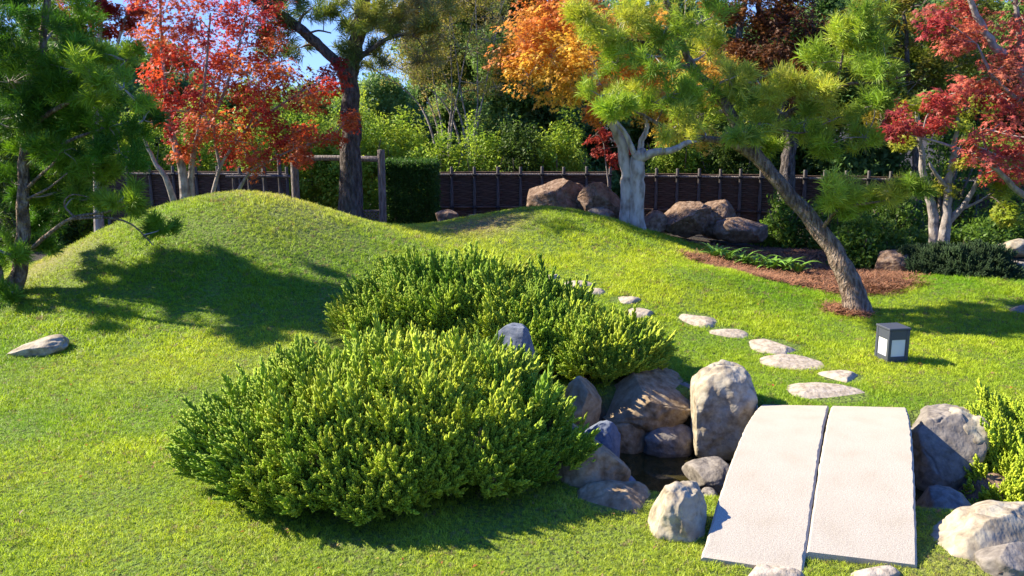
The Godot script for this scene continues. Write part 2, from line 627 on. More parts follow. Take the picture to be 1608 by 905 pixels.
func aimed(at: Vector3, up: Vector3, spin: float, s: float) -> Transform3D:
	var y := up.normalized()
	var x := y.cross(Vector3(0.21, 0.13, 0.97)).normalized()
	var z := x.cross(y)
	return Transform3D((x * cos(spin) + z * sin(spin)) * s, y * s, (z * cos(spin) - x * sin(spin)) * s, at)


# ---------------------------------------------------------------- trees
# limbs: [points, radius at foot, radius at tip]; the first is the trunk. clumps: [centre, radius]. look: what grows on the clumps
func tree(called: String, label: String, category: String, limbs: Array, clumps: Array, look: Dictionary, group := "") -> Node3D:
	for lm in limbs:
		if lm.size() > 3:   # rises from the ground
			lm[0][0].y = ground(lm[0][0].x, lm[0][0].z) - 0.06
	var foot: Vector3 = limbs[0][0][0]
	var o := thing(called, label, category, foot, group)
	var r := RandomNumberGenerator.new()
	r.seed = hash(label)
	var skel := PackedVector3Array()
	var thick := PackedFloat32Array()
	for k in limbs.size():
		var lm: Array = limbs[k]
		var line := curve(lm[0], 6)
		for j in line.size():
			line[j] -= foot
			var t := float(j) / line.size()
			if j > 1:
				var w: float = lm[1] * 0.3
				line[j] += Vector3(coarse.get_noise_2d(j * 21.0, k * 90.0), 0, coarse.get_noise_2d(j * 21.0, k * 90.0 + 40.0)) * w
			if t > 0.2 or k > 0:
				skel.append(line[j])
				thick.append(lerpf(lm[1], lm[2], t))
		var b := Buf.new()
		tube(b, line, lm[1], lm[2], 14 if lm[1] > 0.05 else 8, look.get("knobbly", 0.12), lm[1] * 0.5 if lm.size() > 3 else 0.0)
		b.smooth_normals()
		part("trunk" if k == 0 or lm.size() > 3 else "branch", b.mesh(look.bark), o)
	var twigs := Buf.new()
	var xf: Array[Transform3D] = []
	var cols := PackedColorArray()
	var tones: Array = look.tones
	var flat: float = look.get("flat", 0.75)
	var sorted := clumps.duplicate()
	for c in sorted:
		var mid: Vector3 = c[0] - foot
		mid.z += r.randf_range(-1, 1) * look.get("deep", 0.5)
		var rad: float = c[1]
		var best := -1
		var near := 1e9
		for k in skel.size():
			var e := skel[k].distance_to(mid) + 0.6 * maxf(0.0, skel[k].y - mid.y)
			if e < near:
				near = e
				best = k
		var from := skel[best] if best >= 0 else mid - Vector3(0, 1, 0)
		var tw := clampf(thick[best] * 0.55, 0.008, 0.05) if best >= 0 else 0.02
		var bend := (from + mid) * 0.5 + random_dir(r) * near * 0.12 + Vector3(0, near * 0.08, 0)
		if near > 0.05:
			var line := curve([from, bend, mid], 5)
			tube(twigs, line, tw, 0.007, 5)
			for k in line.size():
				skel.append(line[k])
				thick.append(lerpf(tw, 0.008, float(k) / line.size()))
		var tone: Color = (tones[r.randi() % tones.size()] as Color)
		if c.size() > 2:
			tone = tones[c[2]]
		var subs := maxi(4, int(look.get("subs", 9) * clampf(rad / 0.5, 0.5, 2.0)))
		for s in subs:
			var dirn := random_dir(r)
			var p := mid + Vector3(dirn.x, dirn.y * flat, dirn.z) * rad * (0.35 + 0.65 * sqrt(r.randf()))
			tube(twigs, PackedVector3Array([mid.lerp(p, 0.1), mid.lerp(p, 0.55) + random_dir(r) * rad * 0.1, p]), 0.008, 0.004, 4)
			var shade := tone * r.randf_range(0.78, 1.2)
			shade = shade.lerp(tones[r.randi() % tones.size()], r.randf() * 0.45)
			var n: int = int(look.per * r.randf_range(0.6, 1.3) * clampf(rad / 0.5, 0.6, 1.6))
			for k in n:
				var g := (random_dir(r) * sqrt(r.randf()))
				var q: Vector3 = p + Vector3(g.x, g.y * flat, g.z) * rad * look.get("loose", 0.42)
				var up: Vector3
				if look.get("needles", false):
					up = (q - mid).normalized() * 0.75 + Vector3(0, 0.55, 0) + random_dir(r) * 0.55
				else:
					up = (q - mid).normalized() * 0.5 + Vector3(0, 0.8, 0) + random_dir(r) * 0.35
				xf.append(aimed(q, up, r.randf() * TAU, look.get("size", 1.0) * r.randf_range(0.75, 1.2)))
				var v := r.randf_range(0.8, 1.2)
				cols.append(Color(shade.r * v, shade.g * v * r.randf_range(0.94, 1.06), shade.b * v))
	if twigs.v.size():
		var tm := part("twigs", twigs.mesh(look.get("twig", M.twig)), o)
		tm.set_meta("kind", "stuff")
	if xf.size():
		many("crown", look.spray, xf, cols, o)
	return o


func shrub(called: String, label: String, category: String, at: Vector3, size: Vector3, count: int, spray: Mesh, tones: Array, scale := 1.0, group := "", stem := true) -> Node3D:
	# leafy mass on short stems: leaves fill an uneven dome
	var o := thing(called, label, category, at, group)
	var r := RandomNumberGenerator.new()
	r.seed = hash(label) + int(at.x * 1000.0)
	var off := Vector3(r.randf(), r.randf(), r.randf()) * 500.0
	var xf: Array[Transform3D] = []
	var cols := PackedColorArray()
	for k in count:
		var dir := random_dir(r)
		dir.y = absf(dir.y) * 1.15 - 0.15
		var lump := 1.0 + 0.42 * coarse.get_noise_3dv(dir * 70.0 + off)
		var t := pow(r.randf(), 0.28)
		var p := dir * size * Vector3(0.5, 1.0, 0.5) * t * lump
		p.y = maxf(p.y, 0.02)
		var up := dir * 0.6 + Vector3(0, 0.7, 0) + random_dir(r) * 0.45
		xf.append(aimed(p, up, r.randf() * TAU, scale * r.randf_range(0.7, 1.25)))
		var m: float = 0.5 + 0.5 * coarse.get_noise_3dv(p * 55.0 + off)
		var c: Color = (tones[0] as Color).lerp(tones[tones.size() - 1], clampf(m * 1.3 - 0.15 + r.randf_range(-0.2, 0.2), 0.0, 1.0))
		cols.append(c * r.randf_range(0.75, 1.25))
	if stem:
		for k in 5:
			var b := Buf.new()
			var a := TAU * k / 5.0 + r.randf()
			tube(b, curve([Vector3(cos(a), -0.6, sin(a)) * 0.06, Vector3(cos(a) * 0.18 * size.x, size.y * 0.4, sin(a) * 0.18 * size.z), Vector3(cos(a) * 0.33 * size.x, size.y * 0.75, sin(a) * 0.33 * size.z)], 4), 0.02 + 0.01 * size.y, 0.008, 6)
			part("stem", b.mesh(M.twig), o)
	many("foliage", spray, xf, cols, o)
	return o


# ---------------------------------------------------------------- setting
func make_ground() -> void:
	var xs := PackedFloat32Array()
	var ds := PackedFloat32Array()
	var x := -9.5
	for e in [-400.0, -150.0, -60.0, -30.0, -18.0, -14.0, -11.5, -10.5]:
		xs.append(e)
	while x < 9.5:
		xs.append(x)
		x += 0.075
	for e in [9.6, 10.5, 11.5, 14.0, 18.0, 30.0, 60.0, 150.0, 400.0]:
		xs.append(e)
	for e in [-60.0, -20.0, -5.0, 0.0, 2.0, 3.0]:
		ds.append(e)
	var d := 3.5
	while d < 19.0:
		ds.append(d)
		d += 0.075
	for e in [19.3, 20.0, 21.0, 23.0, 26.0, 30.0, 40.0, 70.0, 150.0, 500.0]:
		ds.append(e)
	var b := Buf.new()
	for j in ds.size():
		for k in xs.size():
			var px := xs[k]
			var pd := ds[j]
			b.v.append(Vector3(px, ground(px, -pd), -pd))
			var turf := Color(.13, .21, .014).lerp(Color(.30, .22, .08), dry(px, pd) * 0.9)
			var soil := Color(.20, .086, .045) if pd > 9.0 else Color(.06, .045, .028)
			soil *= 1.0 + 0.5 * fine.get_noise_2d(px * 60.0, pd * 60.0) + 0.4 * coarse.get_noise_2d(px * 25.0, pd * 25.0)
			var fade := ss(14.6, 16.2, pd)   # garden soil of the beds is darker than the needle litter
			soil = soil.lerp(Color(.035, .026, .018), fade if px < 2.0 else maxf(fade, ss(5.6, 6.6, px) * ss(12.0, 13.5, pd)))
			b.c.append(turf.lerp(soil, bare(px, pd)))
	var w := xs.size()
	for j in ds.size() - 1:
		for k in w - 1:
			b.quad(j * w + k, j * w + k + 1, (j + 1) * w + k + 1, (j + 1) * w + k)
	b.smooth_normals()
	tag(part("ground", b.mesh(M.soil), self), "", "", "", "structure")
	# water in the stream bed
	var wb := Buf.new()
	var left := []
	var right := []
	for k in CHANNEL.size():
		var dir := (CHANNEL[mini(k + 1, CHANNEL.size() - 1)] - CHANNEL[maxi(k - 1, 0)]).normalized()
		var nn := Vector2(-dir.y, dir.x) * (1.1 if k < 2 else 0.85)
		var c := CHANNEL[k] - (dir * 0.7 if k == 0 else Vector2.ZERO)
		left.append(Vector3(c.x + nn.x, WATER, -c.y - nn.y))
		right.append(Vector3(c.x - nn.x, WATER, -c.y + nn.y))
	for k in CHANNEL.size() - 1:
		wb.face([right[k], right[k + 1], left[k + 1], left[k]], Color.WHITE)
	tag(part("water", wb.mesh(M.water), self), "", "", "", "structure")


func blocked(x: float, d: float) -> bool:
	for k in keep_clear:
		var u: float = (x - k[0]) / k[2]
		var w: float = (d - k[1]) / k[3]
		if u * u + w * w < 1.0:
			return true
	return false


func in_slab(x: float, d: float) -> bool:
	for q in slabs:
		var inside := true
		for k in 4:
			var a: Vector3 = q[k]
			var c: Vector3 = q[(k + 1) % 4]
			if (c.x - a.x) * (d + a.z) - (-c.z + a.z) * (x - a.x) < 0.0:
				inside = false
				break
		if inside:
			return true
	return false


func make_grass() -> void:
	var r := RandomNumberGenerator.new()
	r.seed = 77
	var bands := [[3.6, 6.0, 0.026, 0.62], [6.0, 8.5, 0.031, 0.78], [8.5, 12.0, 0.042, 1.0], [12.0, 16.6, 0.056, 1.25]]
	var meshes := [grass_tuft(1, 16, 0.042, 0.0042, 0.03), grass_tuft(2, 16, 0.046, 0.0042, 0.03), grass_tuft(3, 14, 0.036, 0.0046, 0.03)]
	var xf := [[] as Array[Transform3D], [] as Array[Transform3D], [] as Array[Transform3D]]
	var cols := [PackedColorArray(), PackedColorArray(), PackedColorArray()]
	for band in bands:
		var d: float = band[0]
		var step: float = band[2]
		while d < band[1]:
			var reach := 0.66 * d + 1.2
			var x := -reach
			while x < reach:
				var px := x + r.randf_range(-0.5, 0.5) * step
				var pd := d + r.randf_range(-0.5, 0.5) * step
				x += step
				var bb := bare(px, pd)
				if bb > 0.25 and r.randf() < bb * 1.2:
					continue
				if blocked(px, pd) or in_slab(px, pd):
					continue
				var k := dry(px, pd)
				if r.randf() < k * 0.35:
					continue
				var c1 := coarse.get_noise_2d(px * 12.0 + 300.0, pd * 12.0)
				var c2 := coarse.get_noise_2d(px * 45.0, pd * 45.0 + 100.0)
				var green := Color(.23, .43, .018).lerp(Color(.52, .62, .040), clampf(0.5 + c1 * 0.9 + c2 * 0.45, 0.0, 1.0))
				green = green.lerp(Color(.56, .42, .18), k * r.randf_range(0.4, 1.0))
				if r.randf() < 0.05:
					green = Color(.34, .27, .12)
				green *= r.randf_range(0.75, 1.2)
				var n := Vector3(r.randf_range(-0.25, 0.25), 1, r.randf_range(-0.25, 0.25))
				var s: float = band[3] * r.randf_range(0.7, 1.25) * (1.0 + 0.6 * c2) * (1.0 - 0.35 * k)
				var m := r.randi() % 3
				xf[m].append(aimed(Vector3(px, ground(px, -pd), -pd), n, r.randf() * TAU, s))
				cols[m].append(green)
			d += step
	var root := Node3D.new()
	root.name = "grass"
	add_child(root)
	tag(root, "mown green lawn turf covering the mounds and banks", "grass", "", "stuff")
	for m in 3:
		many("grass_blades", meshes[m], xf[m], cols[m], root)
	print("grass ", xf[0].size() * 3)


func make_litter() -> void:   # fallen pine needles on the bare slope
	var r := RandomNumberGenerator.new()
	r.seed = 5
	var b := Buf.new()
	for k in 14:
		var a := r.randf() * TAU
		var dir := Vector3(cos(a), r.randf_range(-0.05, 0.25), sin(a))
		var p := Vector3(r.randf_range(-1, 1), 0.15, r.randf_range(-1, 1)) * 0.05
		var s := Vector3(-sin(a), 0, cos(a)) * 0.003
		b.face([p - s, p + s, p + dir * 0.09 + s, p + dir * 0.09 - s], vary(r, 0.3))
	var xf: Array[Transform3D] = []
	var cols := PackedColorArray()
	for k in 26000:
		var x := r.randf_range(2.6, 7.4)
		var d := r.randf_range(10.2, 15.2)
		if r.randf() > bare(x, d) or blocked(x, d):
			continue
		xf.append(aimed(Vector3(x, ground(x, -d), -d), Vector3(r.randf_range(-0.3, 0.3), 1, r.randf_range(-0.3, 0.3)), r.randf() * TAU, r.randf_range(0.7, 1.3)))
		cols.append(Color(.34, .145, .07).lerp(Color(.20, .10, .055), r.randf()) * r.randf_range(0.7, 1.2))
	var o := many("needle_litter", b.mesh(M.litter), xf, cols, self)
	tag(o, "reddish brown fallen pine needles on the bare slope behind the leaning pine", "pine needles", "", "stuff")


func make_fallen_leaves() -> void:
	var r := RandomNumberGenerator.new()
	r.seed = 15
	var b := Buf.new()
	blade_leaf(b, Vector3(-0.014, 0.012, 0), Vector3(1, 0.15, 0).normalized(), Vector3.UP, 0.034, 0.018, 0.2, Color.WHITE)
	var xf: Array[Transform3D] = []
	var cols := PackedColorArray()
	while xf.size() < 700:
		var d := r.randf_range(4.0, 15.0)
		var x := r.randf_range(-0.62, 0.62) * d
		if blocked(x, d) or channel(x, d) < 0.8:
			continue
		xf.append(aimed(Vector3(x, ground(x, -d) + 0.012, -d), Vector3(r.randf_range(-0.5, 0.5), 1, r.randf_range(-0.5, 0.5)), r.randf() * TAU, r.randf_range(0.6, 1.3)))
		cols.append([Color(.34, .20, .08), Color(.42, .12, .04), Color(.45, .34, .12), Color(.22, .14, .07)][r.randi() % 4])
	tag(many("fallen_leaves", b.mesh(M.leaf), xf, cols, self), "small brown and red leaves scattered over the lawn", "leaves", "", "stuff")


var slabs := []


func make_bridge() -> void:
	var a := [Vector3(1.055, 0.090, -4.539), Vector3(1.589, 0.045, -4.418), Vector3(2.607, 0.060, -6.942), Vector3(2.097, 0.060, -7.085)]
	var c := [Vector3(1.655, 0.100, -4.579), Vector3(2.236, 0.060, -4.481), Vector3(3.185, 0.060, -6.804), Vector3(2.633, 0.060, -6.957)]
	slabs = [a, c]
	var labels := ["pale speckled footbridge slab with a rock's shadow on its near corner", "pale speckled footbridge slab beside the shaded boulder and golden bush"]
	for k in 2:
		var q: Array = slabs[k]
		var b := Buf.new()
		var nl := 60
		var rings := []
		var thick := 0.13
		# cross-section: chamfered rectangle, swept along the arch
		for j in nl + 1:
			var t := float(j) / nl
			var l: Vector3 = (q[0] as Vector3).lerp(q[3], t)
			var rr: Vector3 = (q[1] as Vector3).lerp(q[2], t)
			var w := (rr - l).normalized()
			var rise := func(p: Vector3) -> float:
				var u := clampf((-p.z - 4.45) / 2.75, 0.0, 1.0)
				return 0.005 + 0.215 * 4.0 * u * (1.0 - u)
			l.y = rise.call(l)
			rr.y = rise.call(rr)
			l += w * (0.004 * coarse.get_noise_2d(t * 300.0, k * 50.0) + 0.004 * fine.get_noise_2d(t * 1500.0, k * 50.0))
			rr += w * (0.004 * coarse.get_noise_2d(t * 300.0, k * 50.0 + 25.0) + 0.004 * fine.get_noise_2d(t * 1500.0, k * 50.0 + 25.0))
			var dn := Vector3(0, -1, 0)
			var e := 0.012 + 0.010 * maxf(0.0, fine.get_noise_2d(t * 900.0, k * 60.0))
			rings.append([l + w * e, rr - w * e, rr + dn * e, rr + dn * (thick - e), rr - w * e + dn * thick, l + w * e + dn * thick, l + dn * (thick - e), l + dn * e])
		for j in nl:
			for s in 8:
				var s2 := (s + 1) % 8
				var mid: Vector3 = (rings[j][0] + rings[j][4] + rings[j + 1][0] + rings[j + 1][4]) * 0.25
				face_out(b, mid, [rings[j][s], rings[j][s2], rings[j + 1][s2], rings[j + 1][s]])
		face_out(b, (rings[1][0] + rings[1][4]) * 0.5, rings[0].duplicate())
		face_out(b, (rings[nl - 1][0] + rings[nl - 1][4]) * 0.5, rings[nl].duplicate())
		tag(part("bridge_slab", b.mesh(M.slab), self), labels[k], "bridge slab", "slabs of the footbridge")


func make_lantern(at: Vector3) -> void:
	var o := thing("garden_lantern", "dark slate square lantern with white panels standing on the lawn", "lantern", at)
	o.rotation.y = deg_to_rad(10.7)
	var w := 0.225
	var hh := 0.34
	var b := Buf.new()
	for sx in [-1.0, 1.0]:
		for sz in [-1.0, 1.0]:
			b = Buf.new()
			box(b, Vector3(sx * (w * 0.5 - 0.017), hh * 0.5, sz * (w * 0.5 - 0.017)), Vector3(0.034, hh - 0.02, 0.034), 0.003)
			part("corner_post", b.mesh(M.slate_paint), o)
	b = Buf.new()
	box(b, Vector3(0, 0.020, 0), Vector3(w - 0.008, 0.09, w - 0.008), 0.003)
	part("base", b.mesh(M.slate_paint), o)
	b = Buf.new()
	box(b, Vector3(0, hh - 0.055, 0), Vector3(w - 0.008, 0.10, w - 0.008), 0.003)
	part("header", b.mesh(M.slate_paint), o)
	b = Buf.new()
	box(b, Vector3(0, hh + 0.003, 0), Vector3(w + 0.012, 0.022, w + 0.012), 0.004)
	part("cap", b.mesh(M.slate_paint), o)
	for k in 4:
		b = Buf.new()
		box(b, Vector3(0, 0.155, w * 0.5 - 0.016), Vector3(w - 0.070, 0.185, 0.008), 0.002)
		var p := part("panel", b.mesh(M.frost), o)
		p.rotation.y = k * PI / 2.0


func make_fence() -> void:
	# dark panel fence behind the mounds; weathered poles stand proud of every joint
	for run in [[Vector3(-1.798, 0.643, -19.600), Vector3(2.136, 0.643, -19.600), 8, "dark brown panel fence with grey poles behind the large brown boulder"], [Vector3(2.697, 0.681, -19.200), Vector3(6.106, 0.738, -18.600), 8, "dark brown panel fence with grey poles between the white-barked tree and the leaning pine"], [Vector3(-9.044, 0.615, -19.900), Vector3(-4.945, 0.643, -19.600), 8, "dark brown panel fence with pale rail behind the crimson maple stems"], [Vector3(6.106, 0.738, -18.600), Vector3(10.547, 0.832, -17.600), 11, "dark panel fence in deep shade behind the forked tree"]]:
		var a: Vector3 = run[0]
		var c: Vector3 = run[1]
		a.y = 0.0
		c.y = 0.0
		var o := thing("panel_fence", run[3], "fence", Vector3(a.x, -0.78, a.z))
		var along := c - a
		o.rotation.y = -atan2(along.z, along.x)
		var n: int = run[2]
		var step := along.length() / n
		var top := 1.84
		var pb := Buf.new()
		box(pb, Vector3(step * 0.5, top * 0.5, 0), Vector3(step - 0.012, top, 0.05), 0.006)
		var pm := pb.mesh(M.panel)
		var tb := Buf.new()
		tube(tb, curve([Vector3(0, 0, 0), Vector3(0.004, 1.0, 0), Vector3(0, top + 0.12, 0)], 4), 0.038, 0.032, 10, 0.05)
		tb.smooth_normals()
		var tm := tb.mesh(M.post)
		var kb := Buf.new()
		box(kb, Vector3.ZERO, Vector3(0.10, 0.05, 0.10), 0.012)
		var km := kb.mesh(M.knot)
		for k in n:
			part("panel", pm, o, Vector3(step * k, 0.006 * (k % 3), 0.0))
		for k in n + 1:
			var p := part("pole", tm, o, Vector3(step * k + 0.02 * sin(k * 5.0), 0.02 * sin(k * 3.1), 0.07))
			part("binding", km, p, Vector3(0, top * 0.58, 0))
			part("binding", km, p, Vector3(0, top * 0.97, 0))
		for y in [0.58, 0.97]:
			var rb := Buf.new()
			tube(rb, PackedVector3Array([Vector3(-0.05, top * y, 0.045), Vector3(along.length() * 0.5, top * y + 0.004, 0.045), Vector3(along.length() + 0.05, top * y, 0.045)]), 0.024, 0.024, 8)
			part("rail", rb.mesh(M.panel if y < 0.9 else M.timber), o)


func make_gate() -> void:
	var l := Vector3(-4.289, 0.832, -17.600)
	var r := Vector3(-2.515, 0.870, -17.200)
	var o := thing("wooden_gateway", "weathered timber gateway with one crossbar beyond the left mound", "gateway", Vector3(l.x, -0.8, l.z))
	var wide := r - l
	wide.y = 0.0
	var b := Buf.new()
	tube(b, curve([Vector3(0, 0, 0), Vector3(0, 1.2, 0), Vector3(0, 2.36, 0)], 4), 0.080, 0.076, 12, 0.04)
	b.smooth_normals()
	part("post", b.mesh(M.timber), o)
	b = Buf.new()
	tube(b, curve([wide, wide + Vector3(0, 1.2, 0), wide + Vector3(0, 2.46, 0)], 4), 0.076, 0.070, 12, 0.04)
	b.smooth_normals()
	part("post", b.mesh(M.timber), o)
	b = Buf.new()
	tube(b, PackedVector3Array([Vector3(0, 2.28, 0), wide * 0.5 + Vector3(0, 2.29, 0), wide + Vector3(0, 2.28, 0)]), 0.055, 0.055, 10, 0.03)
	b.smooth_normals()
	part("crossbar", b.mesh(M.timber), o)
	# lattice wing panel by the taller post
	var g := Node3D.new()
	g.name = "lattice_panel"
	o.add_child(g)
	for k in 9:
		for s in [-1.0, 1.0]:
			b = Buf.new()
			var x0 := wide.x - 0.60 + k * 0.07
			tube(b, PackedVector3Array([Vector3(clampf(x0 - s * 0.16, wide.x - 0.62, wide.x), 0.95, wide.z * 0.9), Vector3(x0, 1.11, wide.z * 0.9), Vector3(clampf(x0 + s * 0.16, wide.x - 0.62, wide.x), 1.27, wide.z * 0.9)]), 0.010, 0.010, 5)
			part("slat", b.mesh(M.timber), g)
	for y in [0.94, 1.28]:
		b = Buf.new()
		box(b, Vector3(wide.x - 0.31, y, wide.z * 0.9), Vector3(0.62, 0.035, 0.035))
		part("rail", b.mesh(M.timber), g)
	# short side fence of upright posts left of the gateway
	var f := thing("post_rail_fence", "short run of pale upright posts with a rail beside the timber gateway", "fence", Vector3(-4.853, 0.738, -18.600) * Vector3(1, 0, 1) + Vector3(0, -0.8, 0))
	for k in 4:
		b = Buf.new()
		tube(b, curve([Vector3(-0.32 * k, 0, 0), Vector3(-0.32 * k + 0.01, 1, 0), Vector3(-0.32 * k, 2.30 - 0.14 * k, 0)], 3), 0.045, 0.042, 9, 0.05)
		b.smooth_normals()
		part("post", b.mesh(M.post), f)
	b = Buf.new()
	tube(b, PackedVector3Array([Vector3(-1.1, 1.84, 0.07), Vector3(-0.4, 1.85, 0.07), Vector3(0.3, 1.84, 0.07)]), 0.03, 0.03, 8)
	part("rail", b.mesh(M.post), f)


func make_hedge(at: Vector3, size: Vector3) -> void:
	var o := thing("clipped_hedge", "dark green square-clipped hedge beside the timber gateway", "hedge", at)
	var r := RandomNumberGenerator.new()
	r.seed = 404
	var xf: Array[Transform3D] = []
	var cols := PackedColorArray()
	for k in 9000:
		var p := Vector3(r.randf_range(-0.5, 0.5), r.randf(), r.randf_range(-0.5, 0.5))
		var ax := r.randi() % 3
		var q := r.randf_range(0.86, 1.0)
		if ax == 1:
			p.y = q
		else:
			p[ax] = (q * 0.5) * (1.0 if r.randf() < 0.5 else -1.0)
		p *= size
		p += random_dir(r) * 0.03
		xf.append(aimed(p, random_dir(r) + Vector3(0, 0.4, 0), r.randf() * TAU, r.randf_range(0.6, 1.1)))
		cols.append(Color(.05, .125, .022).lerp(Color(.10, .20, .03), r.randf()) * r.randf_range(0.7, 1.2))
	many("foliage", leaf_spray(41, 12, 0.05, 0.028, 0.07), xf, cols, o)
	for k in 3:
		var b := Buf.new()
		tube(b, PackedVector3Array([Vector3((k - 1) * 0.3, -0.1, 0), Vector3((k - 1) * 0.32, size.y * 0.5, 0.02), Vector3((k - 1) * 0.34, size.y * 0.9, 0)]), 0.04, 0.02, 6)
		part("stem", b.mesh(M.twig), o)


# ---------------------------------------------------------------- spreading junipers
# domes: [centre on the ground, half width, half depth, height, share of the sprigs]
func juniper(label: String, domes: Array, count: int, length: float, tones: Array, spray: Array, group: String, lift := 0.10) -> Node3D:
	var first: Vector3 = domes[0][0]
	var o := thing("spreading_juniper", label, "juniper bush", Vector3(first.x, ground(first.x, first.z), first.z), group)
	var foot := o.position
	var r := RandomNumberGenerator.new()
	r.seed = hash(label)
	var xf := []
	var cols := []
	for s in spray:
		xf.append([] as Array[Transform3D])
		cols.append(PackedColorArray())
	var stems := 0
	for dm in domes:
		var c: Vector3 = dm[0]
		var rx: float = dm[1]
		var rz: float = dm[2]
		var hh: float = dm[3]
		var off := c * 37.0
		var n := int(count * dm[4])
		for k in n:
			var a := r.randf() * TAU
			var t := pow(r.randf(), 0.5)
			var edge := 1.0 + 0.30 * coarse.get_noise_2d(cos(a) * 55.0 + off.x, sin(a) * 55.0 + off.z) + 0.22 * maxf(0.0, coarse.get_noise_2d(a * 130.0 + off.z, off.x))
			var x := c.x + cos(a) * t * rx * edge
			var z := c.z + sin(a) * t * rz * edge
			var dome := pow(maxf(0.0, 1.0 - pow(t, 2.4)), 0.62)
			var lump := 0.5 + 0.5 * cell.get_noise_2d(x * 100.0, z * 100.0)
			var y := lift + (hh - lift - length * 0.55) * dome * (1.0 + 0.12 * coarse.get_noise_2d(x * 60.0 + off.x, z * 60.0)) + (lump - 0.5) * 0.34 * (0.35 + dome)
			if lump < 0.20 and rx > 0.7 and r.randf() < 0.8:   # gaps where the wood shows
				continue
			var layer := r.randf()
			if layer < 0.28:
				y *= r.randf_range(0.35, 0.85)
			var inside := false
			for e in domes:
				if e[0] == c:
					continue
				var u: float = (x - e[0].x) / e[1]
				var w: float = (z - e[0].z) / e[2]
				var q := u * u + w * w
				if q < 0.8 and y + ground(x, z) < (e[3] - length) * pow(maxf(0.0, 1.0 - pow(q, 1.2)), 0.62) * 0.8 + ground(e[0].x, e[0].z):
					inside = true
			if inside:
				continue
			var outward := Vector3(cos(a) * pow(t, 2.0), 0, sin(a) * pow(t, 2.0) * rx / rz)
			var up := Vector3(0, 0.95, 0) + outward * 0.75 + random_dir(r) * 0.30
			var m := r.randi() % spray.size()
			var s := length * r.randf_range(0.55, 1.25) * (0.75 + 0.5 * lump) * (1.45 if r.randf() < 0.06 else 1.0)
			xf[m].append(aimed(Vector3(x, ground(x, z) + maxf(0.01, y), z) - foot, up, r.randf() * TAU, s))
			var mix := clampf(0.5 + 0.9 * coarse.get_noise_2d(x * 28.0 + 700.0, z * 28.0) + r.randf_range(-0.35, 0.35), 0.0, 1.0)
			var col: Color = (tones[0] as Color).lerp(tones[1], mix)
			if r.randf() < 0.02 and s < length:
				col = Color(.26, .19, .07).lerp(Color(.30, .26, .08), r.randf())
			cols[m].append(col * r.randf_range(0.8, 1.2))
		for k in int(20 + 22 * rx):
			var a := r.randf() * TAU
			var t := r.randf_range(0.55, 0.98)
			var x := c.x + cos(a) * t * rx
			var z := c.z + sin(a) * t * rz
			var y := ground(x, z) + lift * 0.6 + (hh - 0.2) * 0.8 * pow(maxf(0.0, 1.0 - pow(t, 2.4)), 0.62)
			var b := Buf.new()
			var e := Vector3(x, y, z) - foot
			var st := Vector3(c.x + cos(a) * 0.06, ground(c.x, c.z) - 0.03, c.z + sin(a) * 0.06) - foot
			tube(b, curve([st, st.lerp(e, 0.5) + Vector3(r.randf_range(-.06, .06), -0.04 + r.randf_range(-.03, .06), r.randf_range(-.06, .06)), e], 5), 0.020, 0.006, 6)
			part("branch", b.mesh(M.juniper_wood), o)
			stems += 1
	for m in spray.size():
		many("foliage", spray[m], xf[m], cols[m], o)
	return o


func strap_plant(called: String, label: String, at: Vector3, leaves: int, length: float, width: float, tone: Color, seed_: int, arch := 0.9, group := "") -> void:
	var o := thing(called, label, "plant", at, group)
	var r := RandomNumberGenerator.new()
	r.seed = seed_
	var kinds := []
	for k in 3:
		var b := Buf.new()
		var l := length * (0.75 + 0.2 * k)
		var segs := 6
		for j in segs + 1:
			var t := float(j) / segs
			var ang := 0.25 + arch * t * (1.0 + 0.2 * k)
			var p := Vector3(0, 0, 0)
			for q in j:
				var aq := 0.25 + arch * (q + 0.5) / segs * (1.0 + 0.2 * k)
				p += Vector3(sin(aq), cos(aq), 0) * l / segs
			var w := width * (0.55 + 0.45 * sin(PI * minf(1.0, t * 0.8 + 0.2))) * (1.0 - pow(t, 5.0) * 0.95)
			var nn := Vector3(-cos(ang), sin(ang), 0)
			b.v.append(p + Vector3(0, 0, w * 0.5) + nn * w * 0.12)
			b.v.append(p)
			b.v.append(p - Vector3(0, 0, w * 0.5) + nn * w * 0.12)
			for q in 3:
				b.n.append((nn + Vector3(0, 0, (q - 1) * 0.25)).normalized())
				b.c.append(tone * (0.85 + 0.15 * k))
		for j in segs:
			for q in 2:
				b.quad(j * 3 + q + 1, j * 3 + q, j * 3 + q + 3, j * 3 + q + 4)
		kinds.append(b.mesh(M.strap))
	for k in leaves:
		var p := part("leaf", kinds[k % 3], o, Vector3(r.randf_range(-.04, .04), 0, r.randf_range(-.04, .04)))
		p.rotation = Vector3(r.randf_range(-.15, .15), k * 2.4 + r.randf_range(-.5, .5), r.randf_range(-0.35, 0.2))
		p.scale = Vector3.ONE * r.randf_range(0.8, 1.15)


